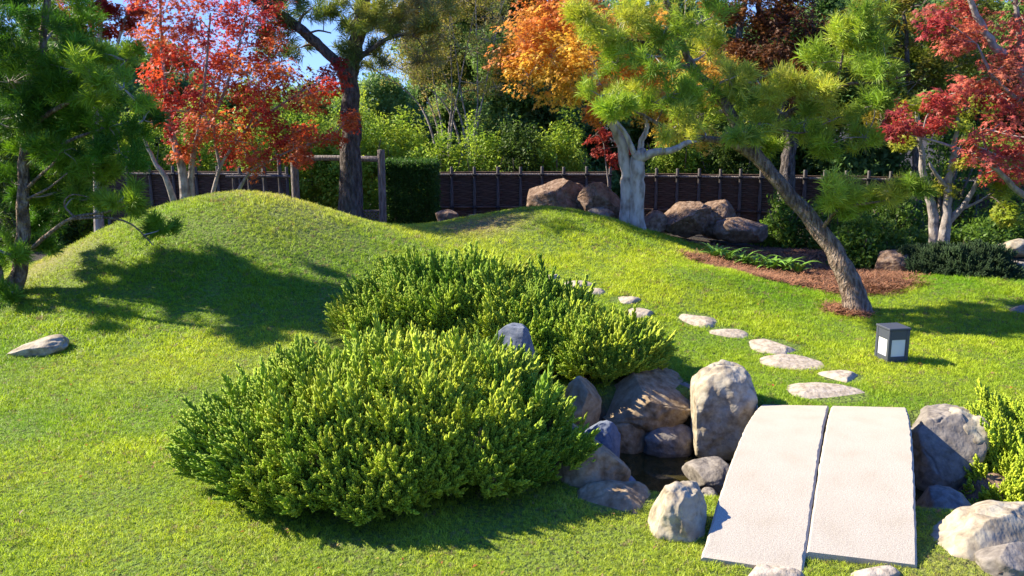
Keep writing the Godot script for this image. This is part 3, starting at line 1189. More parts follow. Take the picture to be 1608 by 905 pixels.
func _ready() -> void:
	# ---- camera, sky, sun, exposure
	var cam := Camera3D.new()
	cam.name = "camera"
	cam.fov = 36.0
	cam.position = Vector3(0, 2.5, 0)
	cam.rotation_degrees = Vector3(-11.66, 0, 0)
	cam.near = 0.1
	cam.far = 1500.0
	add_child(cam)
	cam.current = true
	var env := Environment.new()
	env.background_mode = Environment.BG_SKY
	var sky := Sky.new()
	var sm := ProceduralSkyMaterial.new()
	sm.sky_top_color = Color(.20, .38, .74)
	sm.sky_horizon_color = Color(.54, .69, .90)
	sm.sky_curve = 0.18
	sm.ground_horizon_color = Color(.45, .47, .42)
	sm.ground_bottom_color = Color(.20, .22, .16)
	sm.sun_angle_max = 1.0
	sky.sky_material = sm
	env.sky = sky
	env.background_energy_multiplier = 0.8
	env.tonemap_mode = Environment.TONE_MAPPER_LINEAR
	env.tonemap_exposure = 2.8
	env.sdfgi_enabled = true
	env.ssao_enabled = true
	env.ssil_enabled = true
	var we := WorldEnvironment.new()
	we.name = "environment"
	we.environment = env
	add_child(we)
	var sun := DirectionalLight3D.new()
	sun.name = "sun"
	var az := deg_to_rad(15.0)    # swung this far round behind the scene, from the left
	var el := deg_to_rad(37.0)
	sun.basis = Basis.looking_at(-Vector3(-cos(az) * cos(el), sin(el), -sin(az) * cos(el)))
	sun.light_energy = 1.6
	sun.light_color = Color(1.0, .955, .87)
	sun.light_angular_distance = 0.55
	sun.shadow_enabled = true
	add_child(sun)

	# ---- noise and materials
	coarse.noise_type = FastNoiseLite.TYPE_SIMPLEX_SMOOTH
	coarse.frequency = 0.02
	coarse.fractal_octaves = 3
	coarse.seed = 3
	fine.noise_type = FastNoiseLite.TYPE_SIMPLEX
	fine.frequency = 0.03
	fine.fractal_octaves = 4
	fine.seed = 8
	ridge.noise_type = FastNoiseLite.TYPE_SIMPLEX
	ridge.fractal_type = FastNoiseLite.FRACTAL_RIDGED
	ridge.frequency = 0.03
	ridge.fractal_octaves = 3
	ridge.seed = 21
	cell.noise_type = FastNoiseLite.TYPE_SIMPLEX_SMOOTH
	cell.frequency = 0.045
	cell.fractal_octaves = 2
	cell.seed = 12
	make_materials()

	# ---- ground, stream, bridge
	make_ground()
	make_bridge()
	print("ground ", Time.get_ticks_msec())
	rocks()
	make_lantern(Vector3(3.788, 0.002, -8.540))
	make_fence()
	make_gate()
	make_hedge(Vector3(-2.045, -0.051, -18.000) * Vector3(1, 0, 1) + Vector3(0, -0.72, 0), Vector3(1.0, 2.1, 0.9))
	make_grass()
	make_litter()
	make_fallen_leaves()
	print("grass ", Time.get_ticks_msec())

	# ---- junipers
	var jt := [Color(.23, .38, .030), Color(.54, .63, .050)]
	var sprigs := [juniper_sprig(1, 20, 0.055), juniper_sprig(2, 20, 0.055), juniper_sprig(3, 22, 0.05)]
	juniper("large bright green juniper nearest the camera, spreading over the lawn", [[Vector3(-0.92, 0, -5.95), 1.12, 0.92, 0.66, 0.55], [Vector3(-0.40, 0, -6.05), 0.80, 0.80, 0.62, 0.30], [Vector3(-1.38, 0, -5.6), 0.58, 0.52, 0.45, 0.15]], 7400, 0.235, jt, sprigs, "spreading junipers")
	juniper("green juniper up the slope behind the blue-grey rock, trailing over the stream boulders", [[Vector3(-0.55, 0, -9.0), 0.92, 0.80, 0.66, 0.42], [Vector3(0.18, 0, -8.55), 0.72, 0.66, 0.52, 0.28], [Vector3(0.80, 0, -8.08), 0.50, 0.46, 0.40, 0.20], [Vector3(-1.28, 0, -8.75), 0.48, 0.45, 0.40, 0.10]], 7000, 0.24, jt, sprigs, "spreading junipers")
	juniper("small golden-green juniper at the edge of the picture beside the bridge boulder", [[Vector3(4.12, 0, -6.25), 0.66, 0.60, 0.54, 1.0]], 3600, 0.125, [Color(.24, .40, .025), Color(.48, .57, .04)], [juniper_sprig(7, 10, 0.11), juniper_sprig(8, 10, 0.11)], "spreading junipers", 0.04)
	print("junipers ", Time.get_ticks_msec())
	trees()
	print("trees ", Time.get_ticks_msec())
	plants()
	print("done ", Time.get_ticks_msec())


func rocks() -> void:
	# ---- round the stream, left of the bridge
	rock("boulder", "broad tan boulder under the trailing juniper, back wall of the stream hollow", "boulder", Vector3(1.206, -0.113, -7.650), Vector2(0.904, 0.501), 0.8, 1, M.tan, {"boxy": 3.0, "cuts": 4, "level": 5})
	rock("boulder", "tall pale upright boulder at the far end of the bridge", "boulder", Vector3(1.827, -0.068, -7.250), Vector2(0.602, 0.848), 0.62, 37, M.pale, {"boxy": 3.0, "cuts": 3, "rough": 1.3, "level": 5})
	rock("boulder", "low rounded grey-brown stone at the back of the water", "stone", Vector3(1.363, -0.389, -7.350), Vector2(0.469, 0.324), 0.40, 3, M.grey, {"boxy": 2.7, "cuts": 2})
	rock("boulder", "tan stone between the blue-grey upright stone and the back wall boulder", "stone", Vector3(0.973, -0.380, -7.450), Vector2(0.407, 0.419), 0.42, 4, M.tan, {"cuts": 4})
	rock("boulder", "dark blue-grey upright stone at the left edge of the water", "stone", Vector3(0.725, -0.254, -6.750), Vector2(0.360, 0.551), 0.36, 5, M.slate, {"cuts": 3, "level": 5, "turn": Vector3(0, 0.3, 0.12)})
	rock("boulder", "large slanting tan boulder half hidden below the near juniper", "boulder", Vector3(0.501, -0.015, -5.900), Vector2(0.569, 0.596), 0.75, 6, M.tan, {"boxy": 3.0, "cuts": 6, "level": 5, "turn": Vector3(0, 0.4, -0.30)})
	rock("boulder", "low pinkish tan rock on the near bank, in front of the slanting boulder", "rock", Vector3(0.670, -0.062, -5.350), Vector2(0.546, 0.314), 0.50, 7, M.tan, {"cuts": 5, "rough": 1.2, "level": 5})
	rock("boulder", "pale pointed boulder on the near bank touching the bridge slab", "boulder", Vector3(0.992, 0.078, -4.950), Vector2(0.345, 0.456), 0.42, 8, M.pale, {"boxy": 2.3, "cuts": 6, "rough": 1.3, "level": 5})
	rock("boulder", "flat grey stone lying in the water beside the bridge", "stone", Vector3(1.520, -0.280, -6.400), Vector2(0.373, 0.216), 0.50, 9, M.grey, {"boxy": 2.5, "cuts": 3})
	rock("boulder", "small rounded slate stone at the foot of the slanting boulder", "stone", Vector3(0.841, -0.300, -6.200), Vector2(0.195, 0.191), 0.25, 10, M.slate, {"cuts": 2, "level": 3})
	rock("boulder", "small stone in the water tucked under the bridge edge", "stone", Vector3(1.423, -0.295, -5.950), Vector2(0.147, 0.174), 0.25, 11, M.grey, {"cuts": 2, "level": 3})
	rock("boulder", "blue-grey rock showing between the two large junipers", "rock", Vector3(0.016, 0.433, -7.300), Vector2(0.424, 0.505), 0.4, 12, M.slate, {"cuts": 9, "boxy": 1.7, "turn": Vector3(0, 0.3, -0.25)})
	rock("boulder", "tan rock in the shadow between the near juniper and the hollow", "rock", Vector3(0.606, -0.014, -7.250), Vector2(0.328, 0.492), 0.45, 13, M.tan, {"cuts": 4})
	rock("boulder", "dark wedge stone filling the gap behind the tall pale boulder", "stone", Vector3(1.576, -0.261, -7.700), Vector2(0.291, 0.581), 0.4, 14, M.grey, {"cuts": 3, "level": 3})
	# ---- right of the bridge
	rock("boulder", "big lumpy boulder with a shaded flat face beside the bridge", "boulder", Vector3(3.457, -0.300, -6.750), Vector2(0.587, 0.824), 0.75, 15, M.grey, {"boxy": 3.0, "cuts": 5, "level": 5})
	rock("boulder", "pale rounded knob of rock leaning on the lumpy bridge boulder", "rock", Vector3(3.613, -0.118, -6.750), Vector2(0.400, 0.497), 0.5, 16, M.pale, {"cuts": 4, "rough": 1.3})
	rock("boulder", "low grey stone in the shade under the bridge edge", "stone", Vector3(3.106, -0.404, -5.950), Vector2(0.428, 0.378), 0.5, 17, M.grey, {"cuts": 3})
	rock("boulder", "dark stone under the golden-green juniper", "stone", Vector3(3.674, -0.470, -6.300), Vector2(0.486, 0.399), 0.6, 18, M.lava, {"cuts": 4})
	rock("boulder", "large pale veined boulder at the near corner of the bridge", "boulder", Vector3(2.923, -0.069, -4.800), Vector2(1.019, 0.525), 0.66, 43, M.pale, {"boxy": 2.2, "cuts": 4, "rough": 1.35, "level": 5, "crack": 0.05, "turn": Vector3(0.1, 0.15, 0.0)})
	rock("boulder", "small grey rock at the foot of the large veined boulder", "rock", Vector3(2.736, 0.005, -4.500), Vector2(0.317, 0.264), 0.30, 20, M.grey, {"cuts": 5})
	# ---- beyond the mounds
	var g := "brown boulders on the far mound"
	rock("boulder", "largest brown boulder, on the crest of the far mound", "boulder", Vector3(0.862, 0.756, -16.200), Vector2(1.211, 0.885), 1.1, 21, M.lava, {"boxy": 3.2, "cuts": 14, "rough": 1.6, "level": 5, "crack": 0.05, "group": g})
	rock("boulder", "brown boulder between the largest boulder and the white-barked trunks", "boulder", Vector3(1.530, 0.754, -16.000), Vector2(0.851, 0.828), 0.9, 22, M.lava, {"boxy": 3.2, "cuts": 12, "rough": 1.7, "level": 5, "crack": 0.05, "group": g})
	rock("boulder", "small grey-brown rock at the foot of the boulder beside the white trunks", "rock", Vector3(1.568, 0.601, -15.600), Vector2(0.461, 0.281), 0.4, 23, M.grey, {"cuts": 5})
	rock("boulder", "smooth brown boulder just behind the white-barked tree", "boulder", Vector3(3.039, 0.505, -15.600), Vector2(0.991, 0.653), 0.9, 24, M.lava, {"boxy": 2.9, "cuts": 11, "rough": 1.5, "level": 5, "crack": 0.05, "group": g})
	rock("boulder", "low dark rock at the foot of the white-barked tree", "rock", Vector3(2.478, 0.495, -15.500), Vector2(0.503, 0.403), 0.5, 25, M.lava, {"cuts": 5})
	rock("boulder", "upright brown boulder at the end of the row behind the lawn", "boulder", Vector3(3.694, 0.477, -16.000), Vector2(0.831, 0.739), 0.8, 26, M.lava, {"boxy": 3.0, "cuts": 11, "rough": 1.5, "level": 5, "crack": 0.05, "group": g})
	rock("boulder", "long low brown rock in the shade left of the leaning trunk", "rock", Vector3(4.010, 0.351, -15.400), Vector2(1.025, 0.446), 0.7, 27, M.lava, {"cuts": 5})
	rock("boulder", "small dark rock at the fence corner behind the saddle", "rock", Vector3(-1.196, 0.343, -16.400), Vector2(0.450, 0.497), 0.5, 28, M.lava, {"cuts": 7})
	rock("boulder", "small pale stone on the left shoulder of the far mound", "stone", Vector3(-0.685, 0.515, -15.700), Vector2(0.238, 0.181), 0.3, 29, M.tan, {"cuts": 4, "level": 3})
	# ---- lawn edges
	rock("boulder", "flat pale slab half sunk in the lawn below the left pine", "stone", Vector3(-4.825, 0.048, -8.730), Vector2(0.60, 0.22), 0.42, 30, M.pale, {"cuts": 3, "turn": Vector3(0, 0.2, 0.28)})
	rock("boulder", "grey rock on the lawn at the edge of the picture beyond the lantern", "rock", Vector3(6.366, -0.091, -10.700), Vector2(0.632, 0.348), 0.5, 31, M.grey, {"cuts": 5})
	rock("boulder", "dark rock in the shade to the left of the forked tree", "rock", Vector3(5.794, 0.125, -13.200), Vector2(0.654, 0.481), 0.6, 32, M.lava, {"cuts": 6})
	rock("boulder", "rounded tan rock in the shade to the right of the forked tree", "rock", Vector3(7.278, 0.154, -13.600), Vector2(0.535, 0.416), 0.6, 33, M.tan, {"cuts": 4})
	rock("boulder", "grey rock among shrubs at the shaded edge of the lawn", "rock", Vector3(7.455, 0.054, -12.800), Vector2(0.730, 0.449), 0.6, 34, M.grey, {"cuts": 5})
	rock("boulder", "pale sunlit rock at the picture edge behind the shaded shrubs", "rock", Vector3(8.162, 0.238, -14.200), Vector2(0.608, 0.309), 0.5, 35, M.pale, {"cuts": 5})
	rock("boulder", "long dark rock behind the leaning trunk", "rock", Vector3(5.637, 0.280, -14.200), Vector2(0.845, 0.474), 0.7, 36, M.lava, {"cuts": 5})
	# ---- stepping stones across the lawn
	var where := [[Vector3(2.795, 0.000, -7.500), Vector2(0.755, 0.640), "longest stepping stone, brown and flat, nearest the bridge"], [Vector3(3.079, 0.000, -7.970), Vector2(0.465, 0.390), "small oval stepping stone just beyond the long brown one"], [Vector3(2.764, 0.006, -8.440), Vector2(0.667, 0.540), "wide pale stepping stone, third from the bridge"],
		[Vector3(2.752, 0.024, -8.990), Vector2(0.615, 0.600), "pale stepping stone, fourth from the bridge"], [Vector3(2.375, 0.059, -9.430), Vector2(0.489, 0.430), "oval stepping stone, fifth from the bridge"], [Vector3(2.100, 0.103, -9.840), Vector2(0.509, 0.550), "rounded pale stepping stone, sixth from the bridge"], [Vector3(1.464, 0.145, -9.980), Vector2(0.383, 0.400), "stepping stone beside the tip of the rear juniper"],
		[Vector3(1.361, 0.196, -10.400), Vector2(0.413, 0.280), "thin flat stepping stone, eighth from the bridge"], [Vector3(1.022, 0.239, -10.710), Vector2(0.314, 0.290), "small stepping stone, ninth from the bridge"], [Vector3(0.831, 0.275, -11.010), Vector2(0.484, 0.280), "wide thin stepping stone, second from the far end of the path"], [Vector3(0.511, 0.305, -11.270), Vector2(0.280, 0.310), "farthest stepping stone, half behind the rear juniper"],
		[Vector3(1.424, 0.000, -4.410), Vector2(0.381, 0.140), "stepping stone cut by the picture's lower edge below the left slab"], [Vector3(1.977, 0.000, -4.400), Vector2(0.332, 0.130), "stepping stone cut by the picture's lower edge below the right slab"]]
	for k in where.size():
		var a: Vector3 = where[k][0]
		var wd: Vector2 = where[k][1]
		var lab: String = where[k][2]
		wd.y = clampf(wd.y, wd.x * 0.55, wd.x * 1.15)
		var th := 0.20
		a.y = ground(a.x, a.z) + 0.042 - th * 0.5
		var o := part("stepping_stone", rock_mesh(Vector3(wd.x, th, wd.y), 60 + k, M.step, 2.7, 3, 0.75, 4, 0.01), self, a)
		o.rotation.y = 0.25 * sin(k * 2.3)
		tag(o, lab, "stepping stone", "stepping stones across the lawn")
		keep_clear.append([a.x, -a.z, wd.x * 0.46, wd.y * 0.46, a.y])


func trees() -> void:
	var tuft := needle_tuft(3, 36, 0.15, 0.0075)
	var tuft_long := needle_tuft(4, 46, 0.17, 0.0056)
	var tuft_far := needle_tuft(5, 34, 0.20, 0.0100)
	var maple := maple_spray(6, 9, 0.042, 0.11)
	var maple_big := maple_spray(7, 10, 0.060, 0.15)
	var leafy := leaf_spray(8, 14, 0.10, 0.045, 0.16)
	var leafy_small := leaf_spray(9, 12, 0.06, 0.026, 0.14)
	var leafy_far := leaf_spray(10, 16, 0.14, 0.07, 0.25)

	# -- pine at the left edge
	var pine_green := [Color(.09, .23, .026), Color(.16, .32, .03), Color(.28, .42, .045), Color(.075, .19, .03)]
	tree("pine_tree", "bushy green pine with low bare branches at the left picture edge", "pine tree",
		[[[Vector3(-6.065, -0.019, -10.400), Vector3(-5.876, 0.567, -10.400), Vector3(-5.759, 1.215, -10.400), Vector3(-5.701, 1.737, -10.400), Vector3(-5.562, 2.321, -10.400), Vector3(-5.427, 2.966, -10.500), Vector3(-5.265, 3.666, -10.500), Vector3(-5.158, 4.279, -10.500)], 0.085, 0.03, true],
		[[Vector3(-6.072, -0.033, -10.300), Vector3(-6.015, 0.490, -10.200), Vector3(-6.024, 1.179, -10.100), Vector3(-6.006, 1.908, -10.000), Vector3(-6.001, 2.808, -10.000)], 0.065, 0.02, true],
		[[Vector3(-5.829, 0.721, -10.400), Vector3(-5.383, 1.032, -10.200), Vector3(-5.019, 1.238, -10.100), Vector3(-4.581, 1.315, -10.000), Vector3(-4.305, 1.423, -10.000)], 0.030, 0.010], [[Vector3(-5.020, 1.223, -10.100), Vector3(-4.608, 1.250, -10.000), Vector3(-4.283, 1.191, -9.900), Vector3(-4.011, 0.968, -9.800)], 0.018, 0.006],
		[[Vector3(-4.997, 1.238, -10.100), Vector3(-5.113, 1.384, -10.100), Vector3(-5.014, 1.500, -10.100), Vector3(-4.814, 1.471, -10.100)], 0.014, 0.005], [[Vector3(-5.710, 1.515, -10.400), Vector3(-5.422, 1.694, -10.200), Vector3(-5.195, 1.845, -10.100), Vector3(-5.069, 2.030, -10.100)], 0.024, 0.008], [[Vector3(-5.723, 1.403, -10.400), Vector3(-5.327, 1.563, -10.200), Vector3(-5.040, 1.745, -10.100)], 0.020, 0.008],
		[[Vector3(-5.585, 2.248, -10.400), Vector3(-5.174, 2.465, -10.300), Vector3(-4.823, 2.605, -10.200), Vector3(-4.524, 2.745, -10.200)], 0.035, 0.012], [[Vector3(-5.663, 1.811, -10.400), Vector3(-5.114, 2.103, -10.400), Vector3(-4.659, 2.248, -10.400)], 0.030, 0.010], [[Vector3(-5.798, -0.022, -9.800), Vector3(-5.522, 0.113, -9.500), Vector3(-5.226, 0.106, -9.300)], 0.014, 0.006]],
		[[Vector3(-5.614, 3.388, -10.500), 0.62], [Vector3(-6.106, 3.032, -10.400), 0.58], [Vector3(-5.323, 3.885, -10.600), 0.58], [Vector3(-5.035, 2.891, -10.400), 0.45], [Vector3(-4.953, 3.107, -10.500), 0.29, 2], [Vector3(-4.560, 2.745, -10.200), 0.34, 2], [Vector3(-4.367, 2.992, -10.300), 0.30, 2], [Vector3(-4.245, 2.675, -10.200), 0.29], [Vector3(-5.428, 2.607, -10.400), 0.51], [Vector3(-4.799, 2.321, -10.400), 0.43], [Vector3(-4.322, 2.321, -10.400), 0.28], [Vector3(-5.930, 2.324, -10.200), 0.50], [Vector3(-5.175, 1.989, -10.500), 0.37], [Vector3(-4.538, 1.957, -10.400), 0.30], [Vector3(-5.710, 1.937, -10.800), 0.37], [Vector3(-4.998, 1.677, -10.700), 0.29], [Vector3(-5.986, 1.571, -10.600), 0.33], [Vector3(-5.450, 1.477, -10.800), 0.31], [Vector3(-4.294, 1.467, -10.000), 0.22, 2], [Vector3(-4.641, 1.384, -10.100), 0.16, 2], [Vector3(-4.035, 1.111, -9.800), 0.16], [Vector3(-6.098, 1.534, -10.200), 0.37], [Vector3(-5.792, 2.239, -10.800), 0.38], [Vector3(-5.142, 2.537, -10.700), 0.45], [Vector3(-5.566, 3.270, -10.800), 0.52], [Vector3(-5.999, 2.759, -10.800), 0.53], [Vector3(-5.559, 1.305, -10.600), 0.23], [Vector3(-5.956, 0.868, -10.200), 0.25], [Vector3(-5.073, 1.403, -10.400), 0.18], [Vector3(-6.102, 0.530, -10.000), 0.25], [Vector3(-5.712, 0.387, -9.900), 0.13], [Vector3(-5.851, 1.114, -10.900), 0.20, 3], [Vector3(-5.565, 0.836, -10.900), 0.14, 3], [Vector3(-5.920, 1.152, -10.600), 0.18]],
		{"bark": M.pine_bark, "twig": M.pale_twig, "spray": tuft, "per": 15, "subs": 10, "tones": pine_green, "needles": true, "deep": 0.45, "flat": 0.8, "loose": 0.40}, "pines")

	# -- crimson maple behind the left mound
	var reds := [Color(.56, .055, .030), Color(.64, .10, .038), Color(.44, .038, .036), Color(.64, .17, .045)]
	tree("maple_tree", "crimson maple with several pale stems behind the left mound", "maple tree",
		[[[Vector3(-5.596, 0.820, -15.200), Vector3(-5.626, 1.439, -15.200), Vector3(-5.761, 2.079, -15.200), Vector3(-5.806, 2.865, -15.200), Vector3(-5.796, 3.786, -15.200), Vector3(-5.761, 4.486, -15.200)], 0.075, 0.015, true], [[Vector3(-5.664, 0.798, -15.200), Vector3(-5.854, 1.231, -15.100), Vector3(-6.033, 1.553, -15.100), Vector3(-6.191, 1.977, -15.100)], 0.060, 0.02, true],
		[[Vector3(-5.545, 0.809, -15.300), Vector3(-5.504, 1.377, -15.300), Vector3(-5.319, 2.130, -15.300), Vector3(-5.152, 2.971, -15.300), Vector3(-4.996, 3.997, -15.300)], 0.060, 0.012, true], [[Vector3(-5.380, 0.820, -15.400), Vector3(-5.041, 1.425, -15.400), Vector3(-4.562, 2.074, -15.400), Vector3(-4.062, 2.763, -15.300)], 0.040, 0.012, true], [[Vector3(-5.169, 0.831, -15.500), Vector3(-4.582, 1.269, -15.300), Vector3(-4.213, 1.514, -15.200), Vector3(-3.689, 1.765, -15.100), Vector3(-3.232, 1.907, -15.000)], 0.035, 0.008, true],
		[[Vector3(-5.338, 1.863, -15.300), Vector3(-4.873, 2.658, -15.300), Vector3(-4.591, 3.385, -15.300), Vector3(-4.357, 4.098, -15.300)], 0.035, 0.010], [[Vector3(-5.039, 1.457, -15.400), Vector3(-5.103, 2.127, -15.400), Vector3(-4.945, 2.870, -15.400)], 0.03, 0.01], [[Vector3(-4.450, 2.127, -15.400), Vector3(-3.915, 2.500, -15.300), Vector3(-3.341, 2.813, -15.200), Vector3(-2.906, 3.051, -15.200)], 0.026, 0.006]],
		[[Vector3(-5.792, 3.836, -15.200), 0.36], [Vector3(-5.431, 4.038, -15.200), 0.36], [Vector3(-5.727, 3.328, -15.200), 0.36], [Vector3(-5.507, 3.020, -15.200), 0.34], [Vector3(-5.887, 2.917, -15.200), 0.23], [Vector3(-5.265, 3.430, -15.200), 0.32], [Vector3(-4.974, 3.836, -15.200), 0.36], [Vector3(-4.797, 3.328, -15.200), 0.38], [Vector3(-4.504, 3.786, -15.200), 0.40], [Vector3(-4.260, 3.481, -15.200), 0.36], [Vector3(-4.076, 3.937, -15.200), 0.27], [Vector3(-5.147, 2.865, -15.200), 0.36], [Vector3(-4.725, 2.813, -15.200), 0.32], [Vector3(-4.340, 3.020, -15.200), 0.30], [Vector3(-5.792, 2.500, -15.200), 0.30], [Vector3(-5.394, 2.396, -15.200), 0.34], [Vector3(-4.969, 2.343, -15.200), 0.34], [Vector3(-5.739, 2.079, -15.200), 0.24], [Vector3(-4.584, 2.500, -15.200), 0.26],
		[Vector3(-3.934, 3.170, -15.100), 0.25], [Vector3(-3.680, 2.986, -15.100), 0.25], [Vector3(-3.313, 2.945, -15.100), 0.25], [Vector3(-2.992, 3.047, -15.100), 0.17], [Vector3(-4.068, 2.656, -15.100), 0.25], [Vector3(-3.649, 2.552, -15.100), 0.23], [Vector3(-3.220, 2.677, -15.100), 0.23], [Vector3(-2.932, 2.708, -15.100), 0.15], [Vector3(-5.055, 1.867, -15.200), 0.30], [Vector3(-4.621, 1.920, -15.200), 0.30], [Vector3(-5.378, 1.867, -15.200), 0.24], [Vector3(-4.100, 2.082, -15.100), 0.23], [Vector3(-3.712, 1.875, -15.000), 0.28], [Vector3(-3.341, 1.844, -15.000), 0.26], [Vector3(-3.019, 1.928, -15.000), 0.19], [Vector3(-3.990, 1.665, -15.000), 0.23], [Vector3(-4.316, 1.559, -15.000), 0.21], [Vector3(-3.454, 1.717, -15.000), 0.17], [Vector3(-2.793, 2.262, -15.000), 0.15], [Vector3(-2.581, 2.272, -15.000), 0.10], [Vector3(-6.011, 3.179, -15.300), 0.21], [Vector3(-6.031, 3.590, -15.300), 0.28], [Vector3(-5.436, 3.743, -15.300), 0.32], [Vector3(-5.155, 3.231, -15.300), 0.32], [Vector3(-4.838, 3.997, -15.300), 0.32], [Vector3(-4.267, 3.845, -15.300), 0.32], [Vector3(-3.964, 3.590, -15.300), 0.25], [Vector3(-5.621, 2.710, -15.300), 0.30], [Vector3(-5.091, 2.606, -15.300), 0.30], [Vector3(-4.569, 3.231, -15.300), 0.30], [Vector3(-4.217, 2.867, -15.300), 0.28], [Vector3(-3.896, 2.867, -15.300), 0.24], [Vector3(-3.529, 2.710, -15.300), 0.21], [Vector3(-5.449, 2.130, -15.300), 0.26], [Vector3(-4.854, 2.130, -15.300), 0.28], [Vector3(-4.409, 2.342, -15.300), 0.26], [Vector3(-4.556, 1.702, -15.300), 0.24], [Vector3(-3.949, 1.863, -15.300), 0.24], [Vector3(-3.613, 2.077, -15.300), 0.19], [Vector3(-4.940, 1.648, -15.300), 0.22], [Vector3(-4.086, 2.342, -15.300), 0.22], [Vector3(-5.883, 4.098, -15.300), 0.32], [Vector3(-5.196, 4.148, -15.300), 0.32], [Vector3(-4.660, 4.299, -15.300), 0.36], [Vector3(-4.033, 4.249, -15.300), 0.32], [Vector3(-5.597, 1.594, -15.300), 0.17]],
		{"bark": M.grey_bark, "twig": M.pale_twig, "spray": maple, "per": 13, "subs": 8, "tones": reds, "deep": 0.6, "flat": 0.8, "loose": 0.95, "size": 1.15, "knobbly": 0.08}, "maples")
	tree("maple_tree", "red maple top showing above the left pine", "maple tree",
		[[[Vector3(-8.240, 0.465, -17.500), Vector3(-8.110, 1.833, -17.500), Vector3(-7.912, 3.277, -17.500), Vector3(-7.742, 4.443, -17.500)], 0.09, 0.02, true], [[Vector3(-8.016, 2.561, -17.500), Vector3(-7.586, 3.512, -17.500), Vector3(-7.281, 4.212, -17.500)], 0.05, 0.015]],
		[[Vector3(-8.120, 4.270, -17.500), 0.41], [Vector3(-7.687, 4.386, -17.500), 0.48], [Vector3(-7.352, 4.097, -17.500), 0.41], [Vector3(-7.785, 3.980, -17.500), 0.31], [Vector3(-7.100, 4.212, -17.500), 0.31], [Vector3(-8.390, 3.980, -17.500), 0.29], [Vector3(-7.171, 4.787, -17.500), 0.48], [Vector3(-7.949, 4.787, -17.500), 0.48]],
		{"bark": M.grey_bark, "spray": maple_big, "per": 16, "subs": 8, "tones": [Color(.40, .055, .025), Color(.46, .12, .03), Color(.30, .03, .02)], "deep": 0.5, "flat": 0.6}, "maples")

	# -- tall pine behind the left mound
	var dusty := [Color(.26, .31, .06), Color(.36, .38, .085), Color(.15, .23, .07), Color(.36, .30, .12)]
	tree("pine_tree", "tall dark-trunked pine with one long slanting limb beside the gateway", "pine tree",
		[[[Vector3(-2.966, 0.368, -16.300), Vector3(-2.955, 1.304, -16.300), Vector3(-2.910, 2.219, -16.300), Vector3(-2.908, 2.891, -16.300), Vector3(-2.782, 3.552, -16.300), Vector3(-2.598, 4.310, -16.300), Vector3(-2.412, 5.575, -16.300)], 0.185, 0.12, true], [[Vector3(-2.927, 2.668, -16.300), Vector3(-3.039, 3.131, -16.200), Vector3(-3.310, 3.453, -16.100), Vector3(-3.715, 3.832, -16.000), Vector3(-4.148, 4.119, -15.900), Vector3(-4.696, 4.482, -15.800)], 0.115, 0.07], [[Vector3(-3.694, 3.800, -16.000), Vector3(-3.520, 3.710, -15.800), Vector3(-3.301, 3.745, -15.700), Vector3(-3.085, 3.703, -15.700)], 0.03, 0.012], [[Vector3(-2.710, 3.333, -16.300), Vector3(-2.150, 3.640, -16.000), Vector3(-1.574, 3.731, -15.800)], 0.05, 0.02]],
		[[Vector3(-2.427, 4.129, -16.100), 0.53], [Vector3(-2.090, 3.800, -16.000), 0.44], [Vector3(-2.704, 3.640, -16.000), 0.38], [Vector3(-2.436, 3.372, -16.000), 0.31], [Vector3(-2.829, 3.264, -16.000), 0.20], [Vector3(-1.696, 3.633, -15.900), 0.37, 3], [Vector3(-1.535, 3.420, -15.900), 0.27, 3], [Vector3(-1.806, 4.118, -16.000), 0.48], [Vector3(-2.689, 4.066, -16.000), 0.40], [Vector3(-1.256, 4.066, -16.000), 0.37], [Vector3(-3.847, 4.066, -16.000), 0.35, 2], [Vector3(-3.511, 4.171, -16.000), 0.31, 2], [Vector3(-4.088, 3.600, -16.200), 0.29, 2], [Vector3(-3.756, 3.492, -16.200), 0.25, 2], [Vector3(-4.348, 3.443, -16.300), 0.25, 2], [Vector3(-3.167, 4.139, -16.200), 0.16], [Vector3(-2.258, 4.722, -16.200), 0.55], [Vector3(-4.145, 4.617, -16.200), 0.44]],
		{"bark": M.dark_bark, "spray": tuft_far, "per": 8, "subs": 9, "tones": dusty, "needles": true, "deep": 0.5, "flat": 0.8, "knobbly": 0.10}, "pines")

	# -- orange maple on two white trunks
	var oranges := [Color(.76, .36, .055), Color(.82, .50, .07), Color(.74, .27, .06), Color(.78, .60, .09)]
